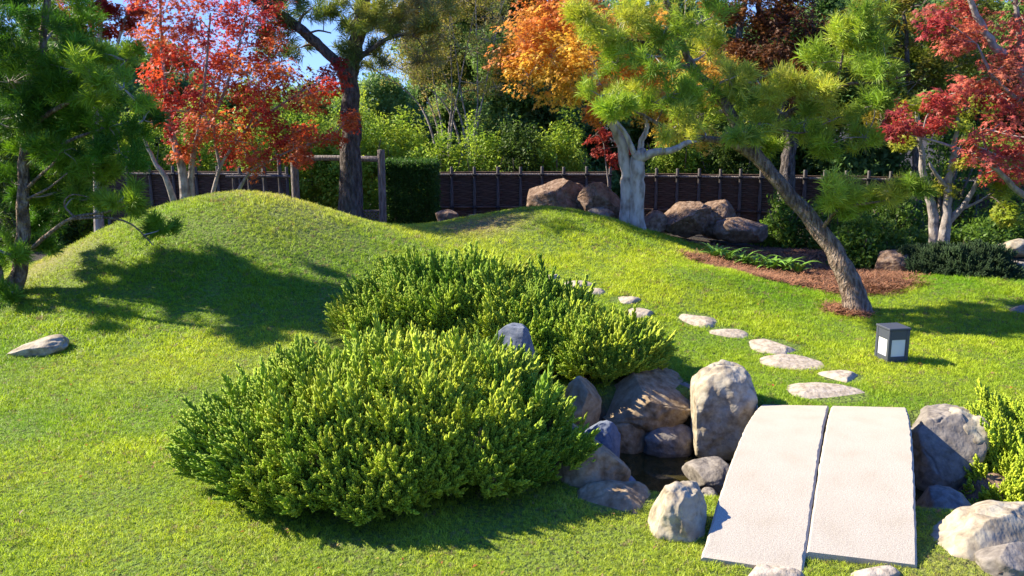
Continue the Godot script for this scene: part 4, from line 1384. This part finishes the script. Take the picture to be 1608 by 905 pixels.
	tree("maple_tree", "orange and gold maple on twin white-barked trunks crowning the far mound", "maple tree",
		[[[Vector3(2.033, 0.477, -15.300), Vector3(1.999, 0.941, -15.300), Vector3(1.963, 1.464, -15.300), Vector3(1.820, 1.970, -15.300), Vector3(1.628, 2.342, -15.300), Vector3(1.400, 2.971, -15.300), Vector3(1.175, 3.692, -15.300), Vector3(1.057, 4.499, -15.300)], 0.125, 0.035, true], [[Vector3(2.151, 0.512, -15.200), Vector3(2.136, 1.060, -15.200), Vector3(2.143, 1.546, -15.200), Vector3(2.182, 1.707, -15.200)], 0.125, 0.115, true], [[Vector3(2.167, 1.471, -15.200), Vector3(1.935, 1.977, -15.100), Vector3(1.736, 2.220, -15.000), Vector3(1.541, 2.449, -15.000)], 0.055, 0.02], [[Vector3(2.163, 1.600, -15.200), Vector3(2.198, 1.899, -15.200), Vector3(2.277, 2.132, -15.200), Vector3(2.226, 2.396, -15.200)], 0.06, 0.03], [[Vector3(2.174, 1.600, -15.200), Vector3(2.371, 1.712, -15.100), Vector3(2.674, 1.760, -15.000), Vector3(2.988, 1.907, -15.000), Vector3(3.358, 1.949, -15.000)], 0.085, 0.03], [[Vector3(1.401, 2.919, -15.300), Vector3(0.916, 3.231, -15.300), Vector3(0.489, 3.334, -15.300)], 0.04, 0.012]],
		[[Vector3(0.433, 3.794, -15.300), 0.49, 2], [Vector3(0.802, 3.946, -15.300), 0.53, 2], [Vector3(0.170, 3.437, -15.300), 0.40], [Vector3(-0.042, 3.123, -15.200), 0.28, 1], [Vector3(0.592, 3.277, -15.200), 0.42, 1], [Vector3(0.276, 2.968, -15.200), 0.32, 1], [Vector3(0.960, 3.481, -15.200), 0.42], [Vector3(1.011, 3.068, -15.100), 0.36, 1], [Vector3(0.698, 2.811, -15.100), 0.30, 3], [Vector3(1.068, 2.759, -15.100), 0.25, 3], [Vector3(1.330, 3.896, -15.300), 0.49, 2], [Vector3(1.448, 2.761, -15.200), 0.32], [Vector3(1.731, 2.553, -15.300), 0.32], [Vector3(1.682, 3.292, -15.500), 0.50], [Vector3(0.692, 4.399, -15.300), 0.63, 2], [Vector3(2.166, 2.879, -15.800), 0.49, 2], [Vector3(2.620, 2.555, -15.800), 0.44], [Vector3(2.382, 3.527, -15.900), 0.55], [Vector3(2.928, 2.231, -15.600), 0.37], [Vector3(3.309, 2.993, -16.000), 0.56], [Vector3(1.455, 2.396, -15.200), 0.21], [Vector3(-0.096, 3.334, -15.300), 0.19], [Vector3(3.289, 2.079, -15.200), 0.28, 3]],
		{"bark": M.white_bark, "twig": M.pale_twig, "spray": maple, "per": 20, "subs": 10, "tones": oranges, "deep": 0.6, "flat": 0.85, "loose": 0.8, "size": 1.25, "knobbly": 0.08}, "maples")
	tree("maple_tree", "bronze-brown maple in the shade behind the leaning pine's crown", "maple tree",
		[[[Vector3(5.360, 0.125, -17.200), Vector3(5.311, 1.116, -17.200), Vector3(5.310, 1.904, -17.200), Vector3(5.073, 2.795, -17.200), Vector3(4.718, 3.726, -17.200), Vector3(4.542, 4.748, -17.200)], 0.16, 0.04, true], [[Vector3(5.288, 1.481, -17.200), Vector3(5.655, 2.203, -17.200), Vector3(5.951, 3.147, -17.200)], 0.07, 0.02]],
		[[Vector3(4.230, 3.955, -17.200), 0.59], [Vector3(4.837, 3.726, -17.200), 0.67], [Vector3(4.632, 3.147, -17.200), 0.55], [Vector3(5.166, 4.183, -17.200), 0.59], [Vector3(4.083, 4.523, -17.200), 0.66], [Vector3(3.946, 3.390, -17.400), 0.53], [Vector3(5.406, 3.272, -17.400), 0.53], [Vector3(5.078, 2.680, -17.400), 0.49], [Vector3(5.866, 3.623, -17.400), 0.60], [Vector3(4.680, 4.873, -17.300), 0.71]],
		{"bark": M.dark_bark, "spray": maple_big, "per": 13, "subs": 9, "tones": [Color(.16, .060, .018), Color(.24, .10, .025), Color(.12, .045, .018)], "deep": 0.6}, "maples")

	# -- leaning pine
	var bright := [Color(.32, .46, .055), Color(.46, .56, .07), Color(.58, .60, .10), Color(.25, .39, .06)]
	tree("pine_tree", "leaning pine with rough bark and a wide light green crown beyond the lantern", "pine tree",
		[[[Vector3(4.287, -0.014, -10.650), Vector3(4.153, 0.382, -10.750), Vector3(3.920, 0.852, -10.900), Vector3(3.499, 1.358, -11.050), Vector3(3.103, 1.824, -11.150), Vector3(2.863, 2.112, -11.200), Vector3(2.658, 2.500, -11.250), Vector3(2.378, 2.810, -11.300), Vector3(2.170, 3.078, -11.300), Vector3(1.998, 3.456, -11.300), Vector3(1.827, 3.903, -11.300)], 0.118, 0.032, true],
		[[Vector3(3.063, 1.840, -11.150), Vector3(2.699, 2.034, -11.000), Vector3(2.363, 2.099, -10.900), Vector3(2.033, 2.148, -10.800), Vector3(1.715, 2.300, -10.750), Vector3(1.400, 2.463, -10.700)], 0.060, 0.014], [[Vector3(2.919, 2.011, -11.180), Vector3(3.148, 2.177, -11.100), Vector3(3.274, 2.211, -11.000), Vector3(3.455, 2.166, -10.950), Vector3(3.646, 2.191, -10.900)], 0.034, 0.008],
		[[Vector3(2.821, 2.151, -11.200), Vector3(3.277, 2.305, -11.300), Vector3(3.639, 2.500, -11.300), Vector3(3.897, 2.616, -11.200), Vector3(4.086, 2.751, -11.100), Vector3(4.433, 2.764, -11.000), Vector3(4.786, 2.867, -10.950)], 0.050, 0.010], [[Vector3(3.897, 2.616, -11.200), Vector3(4.017, 2.906, -11.200), Vector3(4.051, 3.186, -11.200), Vector3(4.010, 3.410, -11.200)], 0.024, 0.007], [[Vector3(2.616, 2.539, -11.250), Vector3(2.999, 2.774, -11.400), Vector3(3.388, 2.929, -11.400)], 0.035, 0.010],
		[[Vector3(2.254, 2.940, -11.300), Vector3(1.901, 3.030, -11.100), Vector3(1.648, 3.210, -11.000), Vector3(1.329, 3.277, -10.900)], 0.040, 0.012], [[Vector3(3.851, 0.948, -10.950), Vector3(3.864, 1.229, -10.600), Vector3(4.046, 1.350, -10.400), Vector3(4.336, 1.413, -10.300), Vector3(4.622, 1.524, -10.300)], 0.026, 0.007], [[Vector3(1.715, 2.292, -10.750), Vector3(1.777, 2.463, -10.700), Vector3(1.638, 2.552, -10.700)], 0.014, 0.006], [[Vector3(3.223, 2.231, -11.100), Vector3(3.263, 2.386, -11.000), Vector3(3.308, 2.538, -11.000)], 0.012, 0.005]],
		[[Vector3(1.102, 3.313, -10.900), 0.29], [Vector3(0.909, 3.531, -10.900), 0.23], [Vector3(1.373, 3.504, -11.000), 0.32], [Vector3(1.298, 3.020, -10.900), 0.27], [Vector3(1.063, 2.611, -10.750), 0.23], [Vector3(1.477, 2.648, -10.750), 0.29], [Vector3(1.212, 2.463, -10.700), 0.20], [Vector3(1.826, 2.612, -10.800), 0.27], [Vector3(1.653, 3.062, -11.000), 0.28], [Vector3(1.849, 3.402, -11.100), 0.32], [Vector3(2.213, 3.447, -11.200), 0.31], [Vector3(2.146, 2.691, -11.100), 0.30], [Vector3(2.481, 3.154, -11.300), 0.31], [Vector3(2.372, 2.386, -11.000), 0.28], [Vector3(1.952, 2.276, -10.800), 0.20], [Vector3(2.631, 2.807, -11.200), 0.30], [Vector3(2.778, 2.500, -11.100), 0.28], [Vector3(2.986, 2.270, -11.100), 0.25], [Vector3(3.135, 2.694, -11.300), 0.28], [Vector3(3.357, 2.462, -11.200), 0.28], [Vector3(3.475, 2.812, -11.400), 0.27], [Vector3(3.694, 2.617, -11.300), 0.25], [Vector3(3.578, 2.310, -11.000), 0.22], [Vector3(3.792, 2.997, -11.200), 0.28], [Vector3(3.926, 3.298, -11.200), 0.28], [Vector3(4.174, 3.105, -11.100), 0.26], [Vector3(4.147, 3.447, -11.200), 0.26], [Vector3(4.411, 3.025, -11.000), 0.26], [Vector3(4.387, 3.328, -11.100), 0.23], [Vector3(4.650, 2.914, -11.000), 0.21], [Vector3(3.927, 2.310, -11.000), 0.22], [Vector3(3.869, 2.042, -11.000), 0.19],
		[Vector3(3.770, 1.481, -10.600), 0.21, 1], [Vector3(3.918, 1.552, -10.400), 0.22, 1], [Vector3(4.151, 1.440, -10.400), 0.19], [Vector3(4.363, 1.524, -10.300), 0.21], [Vector3(4.580, 1.583, -10.300), 0.15], [Vector3(3.825, 1.279, -10.500), 0.14], [Vector3(4.291, 2.115, -11.100), 0.20], [Vector3(4.339, 2.500, -11.100), 0.20], [Vector3(1.492, 3.805, -11.100), 0.34], [Vector3(1.964, 3.890, -11.200), 0.34], [Vector3(3.227, 1.994, -11.200), 0.16], [Vector3(2.691, 2.196, -11.000), 0.17]],
		{"bark": M.pine_bark, "twig": M.pale_twig, "spray": tuft, "per": 14, "subs": 10, "tones": bright, "needles": true, "deep": 0.45, "flat": 0.75, "loose": 0.62, "knobbly": 0.10}, "pines")

	# -- red maple reaching in from the right
	var rose := [Color(.50, .085, .065), Color(.60, .15, .10), Color(.40, .05, .05), Color(.62, .20, .11)]
	tree("maple_tree", "rose-red maple reaching in from the right picture edge", "maple tree",
		[[[Vector3(6.866, 0.261, -10.200), Vector3(6.628, 0.943, -10.200), Vector3(6.386, 1.679, -10.200), Vector3(6.008, 2.395, -10.200), Vector3(5.680, 2.870, -10.200), Vector3(5.349, 3.159, -10.200), Vector3(5.098, 3.532, -10.200), Vector3(4.920, 3.899, -10.200)], 0.12, 0.02, true], [[Vector3(6.535, 1.092, -10.200), Vector3(6.055, 1.337, -10.000), Vector3(5.649, 1.562, -9.900), Vector3(5.282, 1.837, -9.800), Vector3(4.842, 2.044, -9.800), Vector3(4.356, 2.181, -9.800)], 0.055, 0.008], [[Vector3(6.016, 2.324, -10.200), Vector3(5.758, 2.814, -10.200), Vector3(5.616, 3.295, -10.200), Vector3(5.527, 3.766, -10.200)], 0.05, 0.02], [[Vector3(5.719, 2.535, -10.200), Vector3(5.281, 2.808, -10.000), Vector3(5.071, 3.146, -10.000)], 0.03, 0.01], [[Vector3(5.574, 1.597, -9.900), Vector3(5.234, 1.954, -9.800), Vector3(5.096, 2.263, -9.800)], 0.022, 0.008]],
		[[Vector3(5.177, 2.808, -10.000), 0.29], [Vector3(5.444, 2.603, -10.000), 0.28], [Vector3(4.985, 2.638, -10.000), 0.21], [Vector3(4.851, 2.432, -9.900), 0.18], [Vector3(5.169, 2.229, -9.800), 0.24], [Vector3(5.454, 2.160, -9.800), 0.25], [Vector3(5.052, 2.023, -9.800), 0.21], [Vector3(5.342, 1.920, -9.800), 0.21], [Vector3(5.567, 1.781, -9.800), 0.21], [Vector3(4.332, 2.398, -9.900), 0.17, 2], [Vector3(4.542, 2.500, -10.000), 0.14, 2], [Vector3(4.268, 2.229, -9.800), 0.12, 2], [Vector3(4.650, 2.229, -9.800), 0.15], [Vector3(5.577, 3.021, -10.200), 0.28], [Vector3(5.319, 3.431, -10.200), 0.31], [Vector3(5.593, 3.498, -10.200), 0.31], [Vector3(4.992, 3.532, -10.200), 0.24], [Vector3(4.746, 3.397, -10.200), 0.18], [Vector3(5.009, 3.220, -10.100), 0.18], [Vector3(5.725, 2.603, -10.000), 0.28], [Vector3(5.890, 1.914, -9.900), 0.32], [Vector3(5.924, 3.090, -10.200), 0.35], [Vector3(4.822, 3.124, -10.200), 0.13], [Vector3(5.136, 3.833, -10.200), 0.35]],
		{"bark": M.grey_bark, "twig": M.pale_twig, "spray": maple, "per": 14, "subs": 9, "tones": rose, "deep": 0.4, "flat": 0.7, "loose": 0.65, "size": 1.0, "knobbly": 0.06}, "maples")

	# -- small forked tree in the shade on the right
	var lime := [Color(.32, .38, .03), Color(.20, .30, .03), Color(.42, .40, .04)]
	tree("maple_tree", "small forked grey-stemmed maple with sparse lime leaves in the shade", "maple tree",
		[[[Vector3(6.600, 0.304, -13.600), Vector3(6.491, 0.820, -13.600), Vector3(6.299, 1.406, -13.600), Vector3(6.191, 1.934, -13.600), Vector3(6.085, 2.453, -13.600)], 0.085, 0.025, true], [[Vector3(6.630, 0.320, -13.500), Vector3(6.643, 0.783, -13.500), Vector3(6.629, 1.317, -13.500), Vector3(6.672, 1.843, -13.500), Vector3(6.668, 2.361, -13.500)], 0.09, 0.025, true], [[Vector3(6.650, 0.715, -13.500), Vector3(6.825, 0.990, -13.400), Vector3(6.916, 1.287, -13.300), Vector3(6.971, 1.625, -13.200)], 0.06, 0.02], [[Vector3(6.809, 0.961, -13.400), Vector3(6.987, 1.068, -13.300), Vector3(7.111, 1.202, -13.200)], 0.03, 0.01], [[Vector3(6.614, 1.269, -13.500), Vector3(6.350, 1.517, -13.400), Vector3(6.260, 1.659, -13.400)], 0.035, 0.015]],
		[[Vector3(6.585, 1.249, -13.200), 0.19], [Vector3(6.736, 1.625, -13.200), 0.24], [Vector3(6.996, 1.391, -13.200), 0.21], [Vector3(7.151, 1.011, -12.800), 0.20, 0], [Vector3(7.351, 0.872, -12.800), 0.17, 0], [Vector3(5.853, 1.942, -13.400), 0.19], [Vector3(6.058, 2.267, -13.500), 0.29], [Vector3(6.544, 2.173, -13.500), 0.32], [Vector3(6.993, 1.942, -13.400), 0.29], [Vector3(5.794, 2.500, -13.600), 0.29], [Vector3(6.401, 2.642, -13.700), 0.35], [Vector3(6.901, 2.453, -13.700), 0.35], [Vector3(7.352, 1.578, -13.200), 0.28, 0], [Vector3(7.324, 1.268, -13.000), 0.19, 0], [Vector3(7.284, 1.895, -13.400), 0.25]],
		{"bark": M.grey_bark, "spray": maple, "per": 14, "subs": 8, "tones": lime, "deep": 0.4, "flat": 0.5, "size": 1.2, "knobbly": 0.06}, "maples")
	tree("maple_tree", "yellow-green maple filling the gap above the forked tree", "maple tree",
		[[[Vector3(7.830, 0.029, -17.000), Vector3(7.705, 1.373, -17.000), Vector3(7.455, 2.792, -17.000), Vector3(7.214, 4.163, -17.000)], 0.10, 0.03, true], [[Vector3(7.570, 2.324, -17.000), Vector3(8.006, 3.254, -17.000), Vector3(8.151, 4.163, -17.000)], 0.06, 0.02]],
		[[Vector3(6.862, 4.163, -17.000), 0.59], [Vector3(7.438, 4.276, -17.000), 0.58], [Vector3(7.382, 3.598, -17.000), 0.59], [Vector3(6.812, 3.369, -17.000), 0.52], [Vector3(7.832, 3.825, -17.000), 0.54], [Vector3(7.326, 2.908, -17.000), 0.55], [Vector3(8.017, 3.139, -17.000), 0.55], [Vector3(8.293, 3.726, -17.200), 0.60], [Vector3(8.602, 4.183, -17.200), 0.59], [Vector3(6.478, 4.069, -17.200), 0.52], [Vector3(6.440, 3.030, -17.200), 0.53], [Vector3(7.950, 2.322, -17.200), 0.53], [Vector3(8.909, 3.390, -17.400), 0.73], [Vector3(7.317, 2.200, -17.400), 0.54]],
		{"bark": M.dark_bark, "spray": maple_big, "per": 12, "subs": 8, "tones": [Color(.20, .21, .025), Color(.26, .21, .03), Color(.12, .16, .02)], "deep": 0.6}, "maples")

	# -- thin-stemmed trees behind the fence
	var olive := [Color(.40, .38, .07), Color(.50, .43, .09), Color(.32, .36, .07), Color(.46, .34, .11)]
	for t in [["slender many-stemmed tree with sparse olive leaves left of the dark trunk, nearer the tall pine", 700.0, [[706, 690, 640, 610], [704, 700, 680, 665], [708, 716, 720, 700]], Vector3(-1.646, 0.762, -22.600), 0], ["slender many-stemmed tree with sparse olive leaves in front of the dark trunk", 740.0, [[736, 740, 760, 752], [734, 742, 735, 730], [738, 752, 775, 800]], Vector3(-0.992, 0.777, -22.400), 36]]:
		var f: Vector3 = t[3]
		var s: float = f.x
		var k: int = t[4]
		var limbs := []
		for q in [[-1.25, -2.1, 2.1], [-0.35, -0.5, 3.2], [0.2, 0.1, 3.9], [0.4, 0.75, 3.4], [-0.7, -1.2, 3.0]]:
			limbs.append([[f, f + Vector3(q[0] * 0.3, 1.0, 0.1 * q[1]), f + Vector3(q[0] * 0.75, 2.0, 0.2 * q[1]), f + Vector3(q[1], 0.7 + q[2], 0.0)], 0.038, 0.010, true])
		var r := RandomNumberGenerator.new()
		r.seed = 900 + k
		var cl := []
		for j in 36:
			cl.append([f + Vector3(r.randf_range(-1.9, 1.2), r.randf_range(1.9, 5.2), r.randf_range(-0.6, 0.6)), r.randf_range(0.35, 0.6)])
		tree("slender_tree", t[0], "tree", limbs, cl, {"bark": M.grey_bark, "twig": M.pale_twig, "spray": leafy_small, "per": 5, "subs": 9, "tones": olive, "deep": 0.3, "flat": 0.8, "loose": 0.55, "knobbly": 0.05}, "slender trees behind the fence")

	# -- evergreens beyond
	var deep_green := [Color(.12, .22, .05), Color(.18, .29, .07), Color(.25, .36, .09), Color(.14, .25, .08)]
	var spots := [["dark-trunked evergreen tree rising behind the slender trees", Vector3(-0.670, 0.222, -26.000), 0.26, 6.4, 1.9, 4.2], ["round dark evergreen tree below the orange maple", Vector3(0.996, 0.398, -24.000), 0.16, 3.3, 1.7, 0.6], ["dark evergreen tree behind the white-barked trunks", Vector3(3.612, 0.354, -24.500), 0.18, 4.4, 2.0, 0.8], ["dark evergreen tree behind the leaning pine's crown", Vector3(5.944, 0.398, -24.000), 0.18, 4.8, 2.2, 0.8], ["dark evergreen tree behind the forked tree", Vector3(8.632, 0.529, -22.500), 0.18, 4.8, 2.2, 0.6], ["dark evergreen tree behind the rose-red maple", Vector3(11.019, 0.617, -21.500), 0.18, 4.8, 2.2, 0.5], ["dark evergreen tree at the far right corner of the garden", Vector3(13.001, 0.704, -20.500), 0.18, 4.8, 2.2, 0.5], ["evergreen tree far behind the crimson maple", Vector3(-11.870, 0.079, -33.000), 0.2, 3.4, 3.0, 0.5], ["evergreen tree far behind the gateway", Vector3(-8.105, 0.006, -34.000), 0.2, 2.6, 3.0, 0.5], ["evergreen tree far behind the clipped hedge", Vector3(-4.334, 0.079, -33.000), 0.2, 2.8, 2.8, 0.5], ["evergreen tree far behind the dark trunk", Vector3(-0.350, -0.068, -35.000), 0.2, 5.6, 3.0, 0.5], ["evergreen tree far behind the left pine", Vector3(-14.248, 0.226, -31.000), 0.2, 4.6, 3.0, 0.5], ["evergreen tree directly behind the left pine's crown", Vector3(-12.781, 0.398, -24.000), 0.2, 4.2, 2.0, 0.8]]
	for t in spots:
		var f: Vector3 = t[1]
		var top: float = t[3]
		var wide: float = t[4]
		var low: float = t[5]
		var r := RandomNumberGenerator.new()
		r.seed = hash(t[0])
		var cl := []
		for j in 26:
			var a := r.randf() * TAU
			var y := r.randf_range(low, top + 0.8)
			var q: float = wide * sqrt(r.randf()) * (1.0 - 0.25 * absf(y - (low + top) * 0.5) / (top - low))
			cl.append([Vector3(f.x + cos(a) * q, -0.7 + y, f.z + sin(a) * q), r.randf_range(0.6, 0.95)])
		tree("evergreen_tree", t[0], "tree", [[[f, f + Vector3(0.05, 1.5, 0), f + Vector3(-0.05, top * 0.6, 0), f + Vector3(0.1, top + 0.6, 0)], t[2], 0.06, true]], cl, {"bark": M.dark_bark, "spray": leafy_far, "per": 12, "subs": 9, "tones": deep_green, "deep": 0.0, "flat": 0.8, "loose": 0.5}, "evergreens beyond the fence")


func plants() -> void:
	var leafy := leaf_spray(50, 14, 0.10, 0.05, 0.14)
	var leafy_far := leaf_spray(51, 14, 0.11, 0.055, 0.20)
	# bright shrubs along the far side of the fence
	var fresh := [Color(.20, .36, .03), Color(.48, .56, .06)]
	var row := [[425, 20.8, 1.5, 2.6, "bright lime shrub behind the crimson maple's lower branches"], [490, 21.2, 1.6, 2.5, "lime shrub seen through the gateway"], [560, 21.0, 1.4, 2.3, "fresh green shrub behind the gateway's taller post"], [625, 21.4, 1.5, 2.1, "yellow-green shrub above the clipped hedge"], [690, 20.6, 1.4, 1.9, "yellow-green shrub behind the fence at the foot of the slender stems"], [755, 20.6, 1.4, 1.9, "green shrub behind the fence under the dark trunk"], [815, 20.6, 1.4, 1.9, "green shrub behind the middle of the fence"], [880, 20.6, 1.5, 2.0, "green shrub behind the large brown boulder"], [1070, 21.0, 1.8, 2.2, "leafy green shrub behind the fence between the two trunks"], [1150, 20.6, 1.8, 2.1, "dark leafy shrub behind the fence next to the leaning trunk"], [330, 21.4, 1.8, 2.3, "green shrub behind the crimson maple stems"], [230, 21.4, 1.8, 2.2, "yellow-green shrub behind the fence left of the crimson maple"], [130, 21.4, 1.8, 2.4, "green shrub behind the left pine's lower branches"], [30, 20.5, 2.0, 2.4, "green shrub behind the left pine's trunk"]]
	for a in row:
		var d: float = a[1]
		var x: float = (a[0] - 804.0) / 1393.0 * (d * 0.979 + 0.5)
		var tone := fresh
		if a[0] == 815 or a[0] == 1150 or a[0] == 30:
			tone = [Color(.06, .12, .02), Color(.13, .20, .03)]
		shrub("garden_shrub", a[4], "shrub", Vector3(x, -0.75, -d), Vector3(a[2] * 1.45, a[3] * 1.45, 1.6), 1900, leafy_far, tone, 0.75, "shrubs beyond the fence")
	shrub("garden_shrub", "dry pinkish shrub behind the fence left of the boulder", "shrub", Vector3(0.460, 0.104, -20.600) * Vector3(1, 0, 1) + Vector3(0, -0.75, 0), Vector3(1.0, 1.9, 1.0), 300, leafy_far, [Color(.30, .19, .08), Color(.22, .22, .05)], 0.9, "shrubs beyond the fence")
	# little red maple by the boulders
	var f := Vector3(1.885, 0.523, -17.000)
	tree("maple_sapling", "small coral-red maple sapling behind the brown boulders", "maple tree", [[[f, Vector3(1.852, 0.889, -17.000), Vector3(1.793, 1.373, -17.000), Vector3(1.736, 1.792, -17.000)], 0.022, 0.008, true]], [[Vector3(1.576, 1.947, -17.000), 0.22], [Vector3(1.819, 1.828, -17.000), 0.24], [Vector3(2.063, 1.709, -17.000), 0.19], [Vector3(1.642, 1.673, -17.000), 0.17], [Vector3(1.948, 1.493, -17.000), 0.17]], {"bark": M.grey_bark, "spray": maple_spray(70, 9, 0.05, 0.11), "per": 10, "subs": 6, "tones": [Color(.42, .075, .045), Color(.34, .05, .035)], "deep": 0.15, "flat": 0.6}, "maples")
	# shaded bed on the right
	var strap := Color(.16, .30, .04)
	for k in 7:
		var px: float = 1122.0 + 22.0 * k
		var d := 13.7 - 0.12 * k
		var x := (px - 804.0) / 1393.0 * (d * 0.979 + 0.5)
		strap_plant("lily_clump", ["strap-leaved clump at the end of the brown boulders", "strap-leaved clump, second from the boulders", "strap-leaved clump, third from the boulders", "strap-leaved clump in the middle of the border", "strap-leaved clump, third from the leaning trunk", "strap-leaved clump, second from the leaning trunk", "strap-leaved clump nearest the leaning trunk"][k], Vector3(x, ground(x, -d), -d), 18, 0.42, 0.045, strap * (1.0 + 0.25 * sin(k * 2.0)), 300 + k, 1.3, "strap-leaved clumps in the border")
	var low := [[1345, 365, 13.6, 0.8, 0.7, "broad-leaved plant just right of the leaning trunk"], [1395, 385, 13.8, 0.9, 0.6, "fern-like green plant left of the forked tree"], [1430, 372, 14.2, 0.8, 0.5, "bright ground plant at the foot of the forked tree"], [1515, 372, 14.6, 1.1, 0.5, "dark ivy patch right of the forked tree"], [1560, 362, 15.0, 1.2, 0.7, "dark leafy shrub behind the pale rock"], [1320, 340, 15.5, 1.2, 1.0, "dark shrub behind the leaning trunk"], [1230, 345, 16.0, 1.0, 0.9, "dark green shrub left of the leaning trunk"], [1400, 330, 16.4, 1.4, 1.0, "dark shrub in front of the shaded fence"], [1480, 300, 17.5, 2.0, 2.6, "dark leafy shrub close behind the forked tree"], [1600, 330, 15.5, 1.5, 1.4, "tall dark shrub at the right picture edge"]]
	for a in low:
		var d: float = a[2]
		var x: float = (a[0] - 804.0) / 1393.0 * (d * 0.979 + 0.5)
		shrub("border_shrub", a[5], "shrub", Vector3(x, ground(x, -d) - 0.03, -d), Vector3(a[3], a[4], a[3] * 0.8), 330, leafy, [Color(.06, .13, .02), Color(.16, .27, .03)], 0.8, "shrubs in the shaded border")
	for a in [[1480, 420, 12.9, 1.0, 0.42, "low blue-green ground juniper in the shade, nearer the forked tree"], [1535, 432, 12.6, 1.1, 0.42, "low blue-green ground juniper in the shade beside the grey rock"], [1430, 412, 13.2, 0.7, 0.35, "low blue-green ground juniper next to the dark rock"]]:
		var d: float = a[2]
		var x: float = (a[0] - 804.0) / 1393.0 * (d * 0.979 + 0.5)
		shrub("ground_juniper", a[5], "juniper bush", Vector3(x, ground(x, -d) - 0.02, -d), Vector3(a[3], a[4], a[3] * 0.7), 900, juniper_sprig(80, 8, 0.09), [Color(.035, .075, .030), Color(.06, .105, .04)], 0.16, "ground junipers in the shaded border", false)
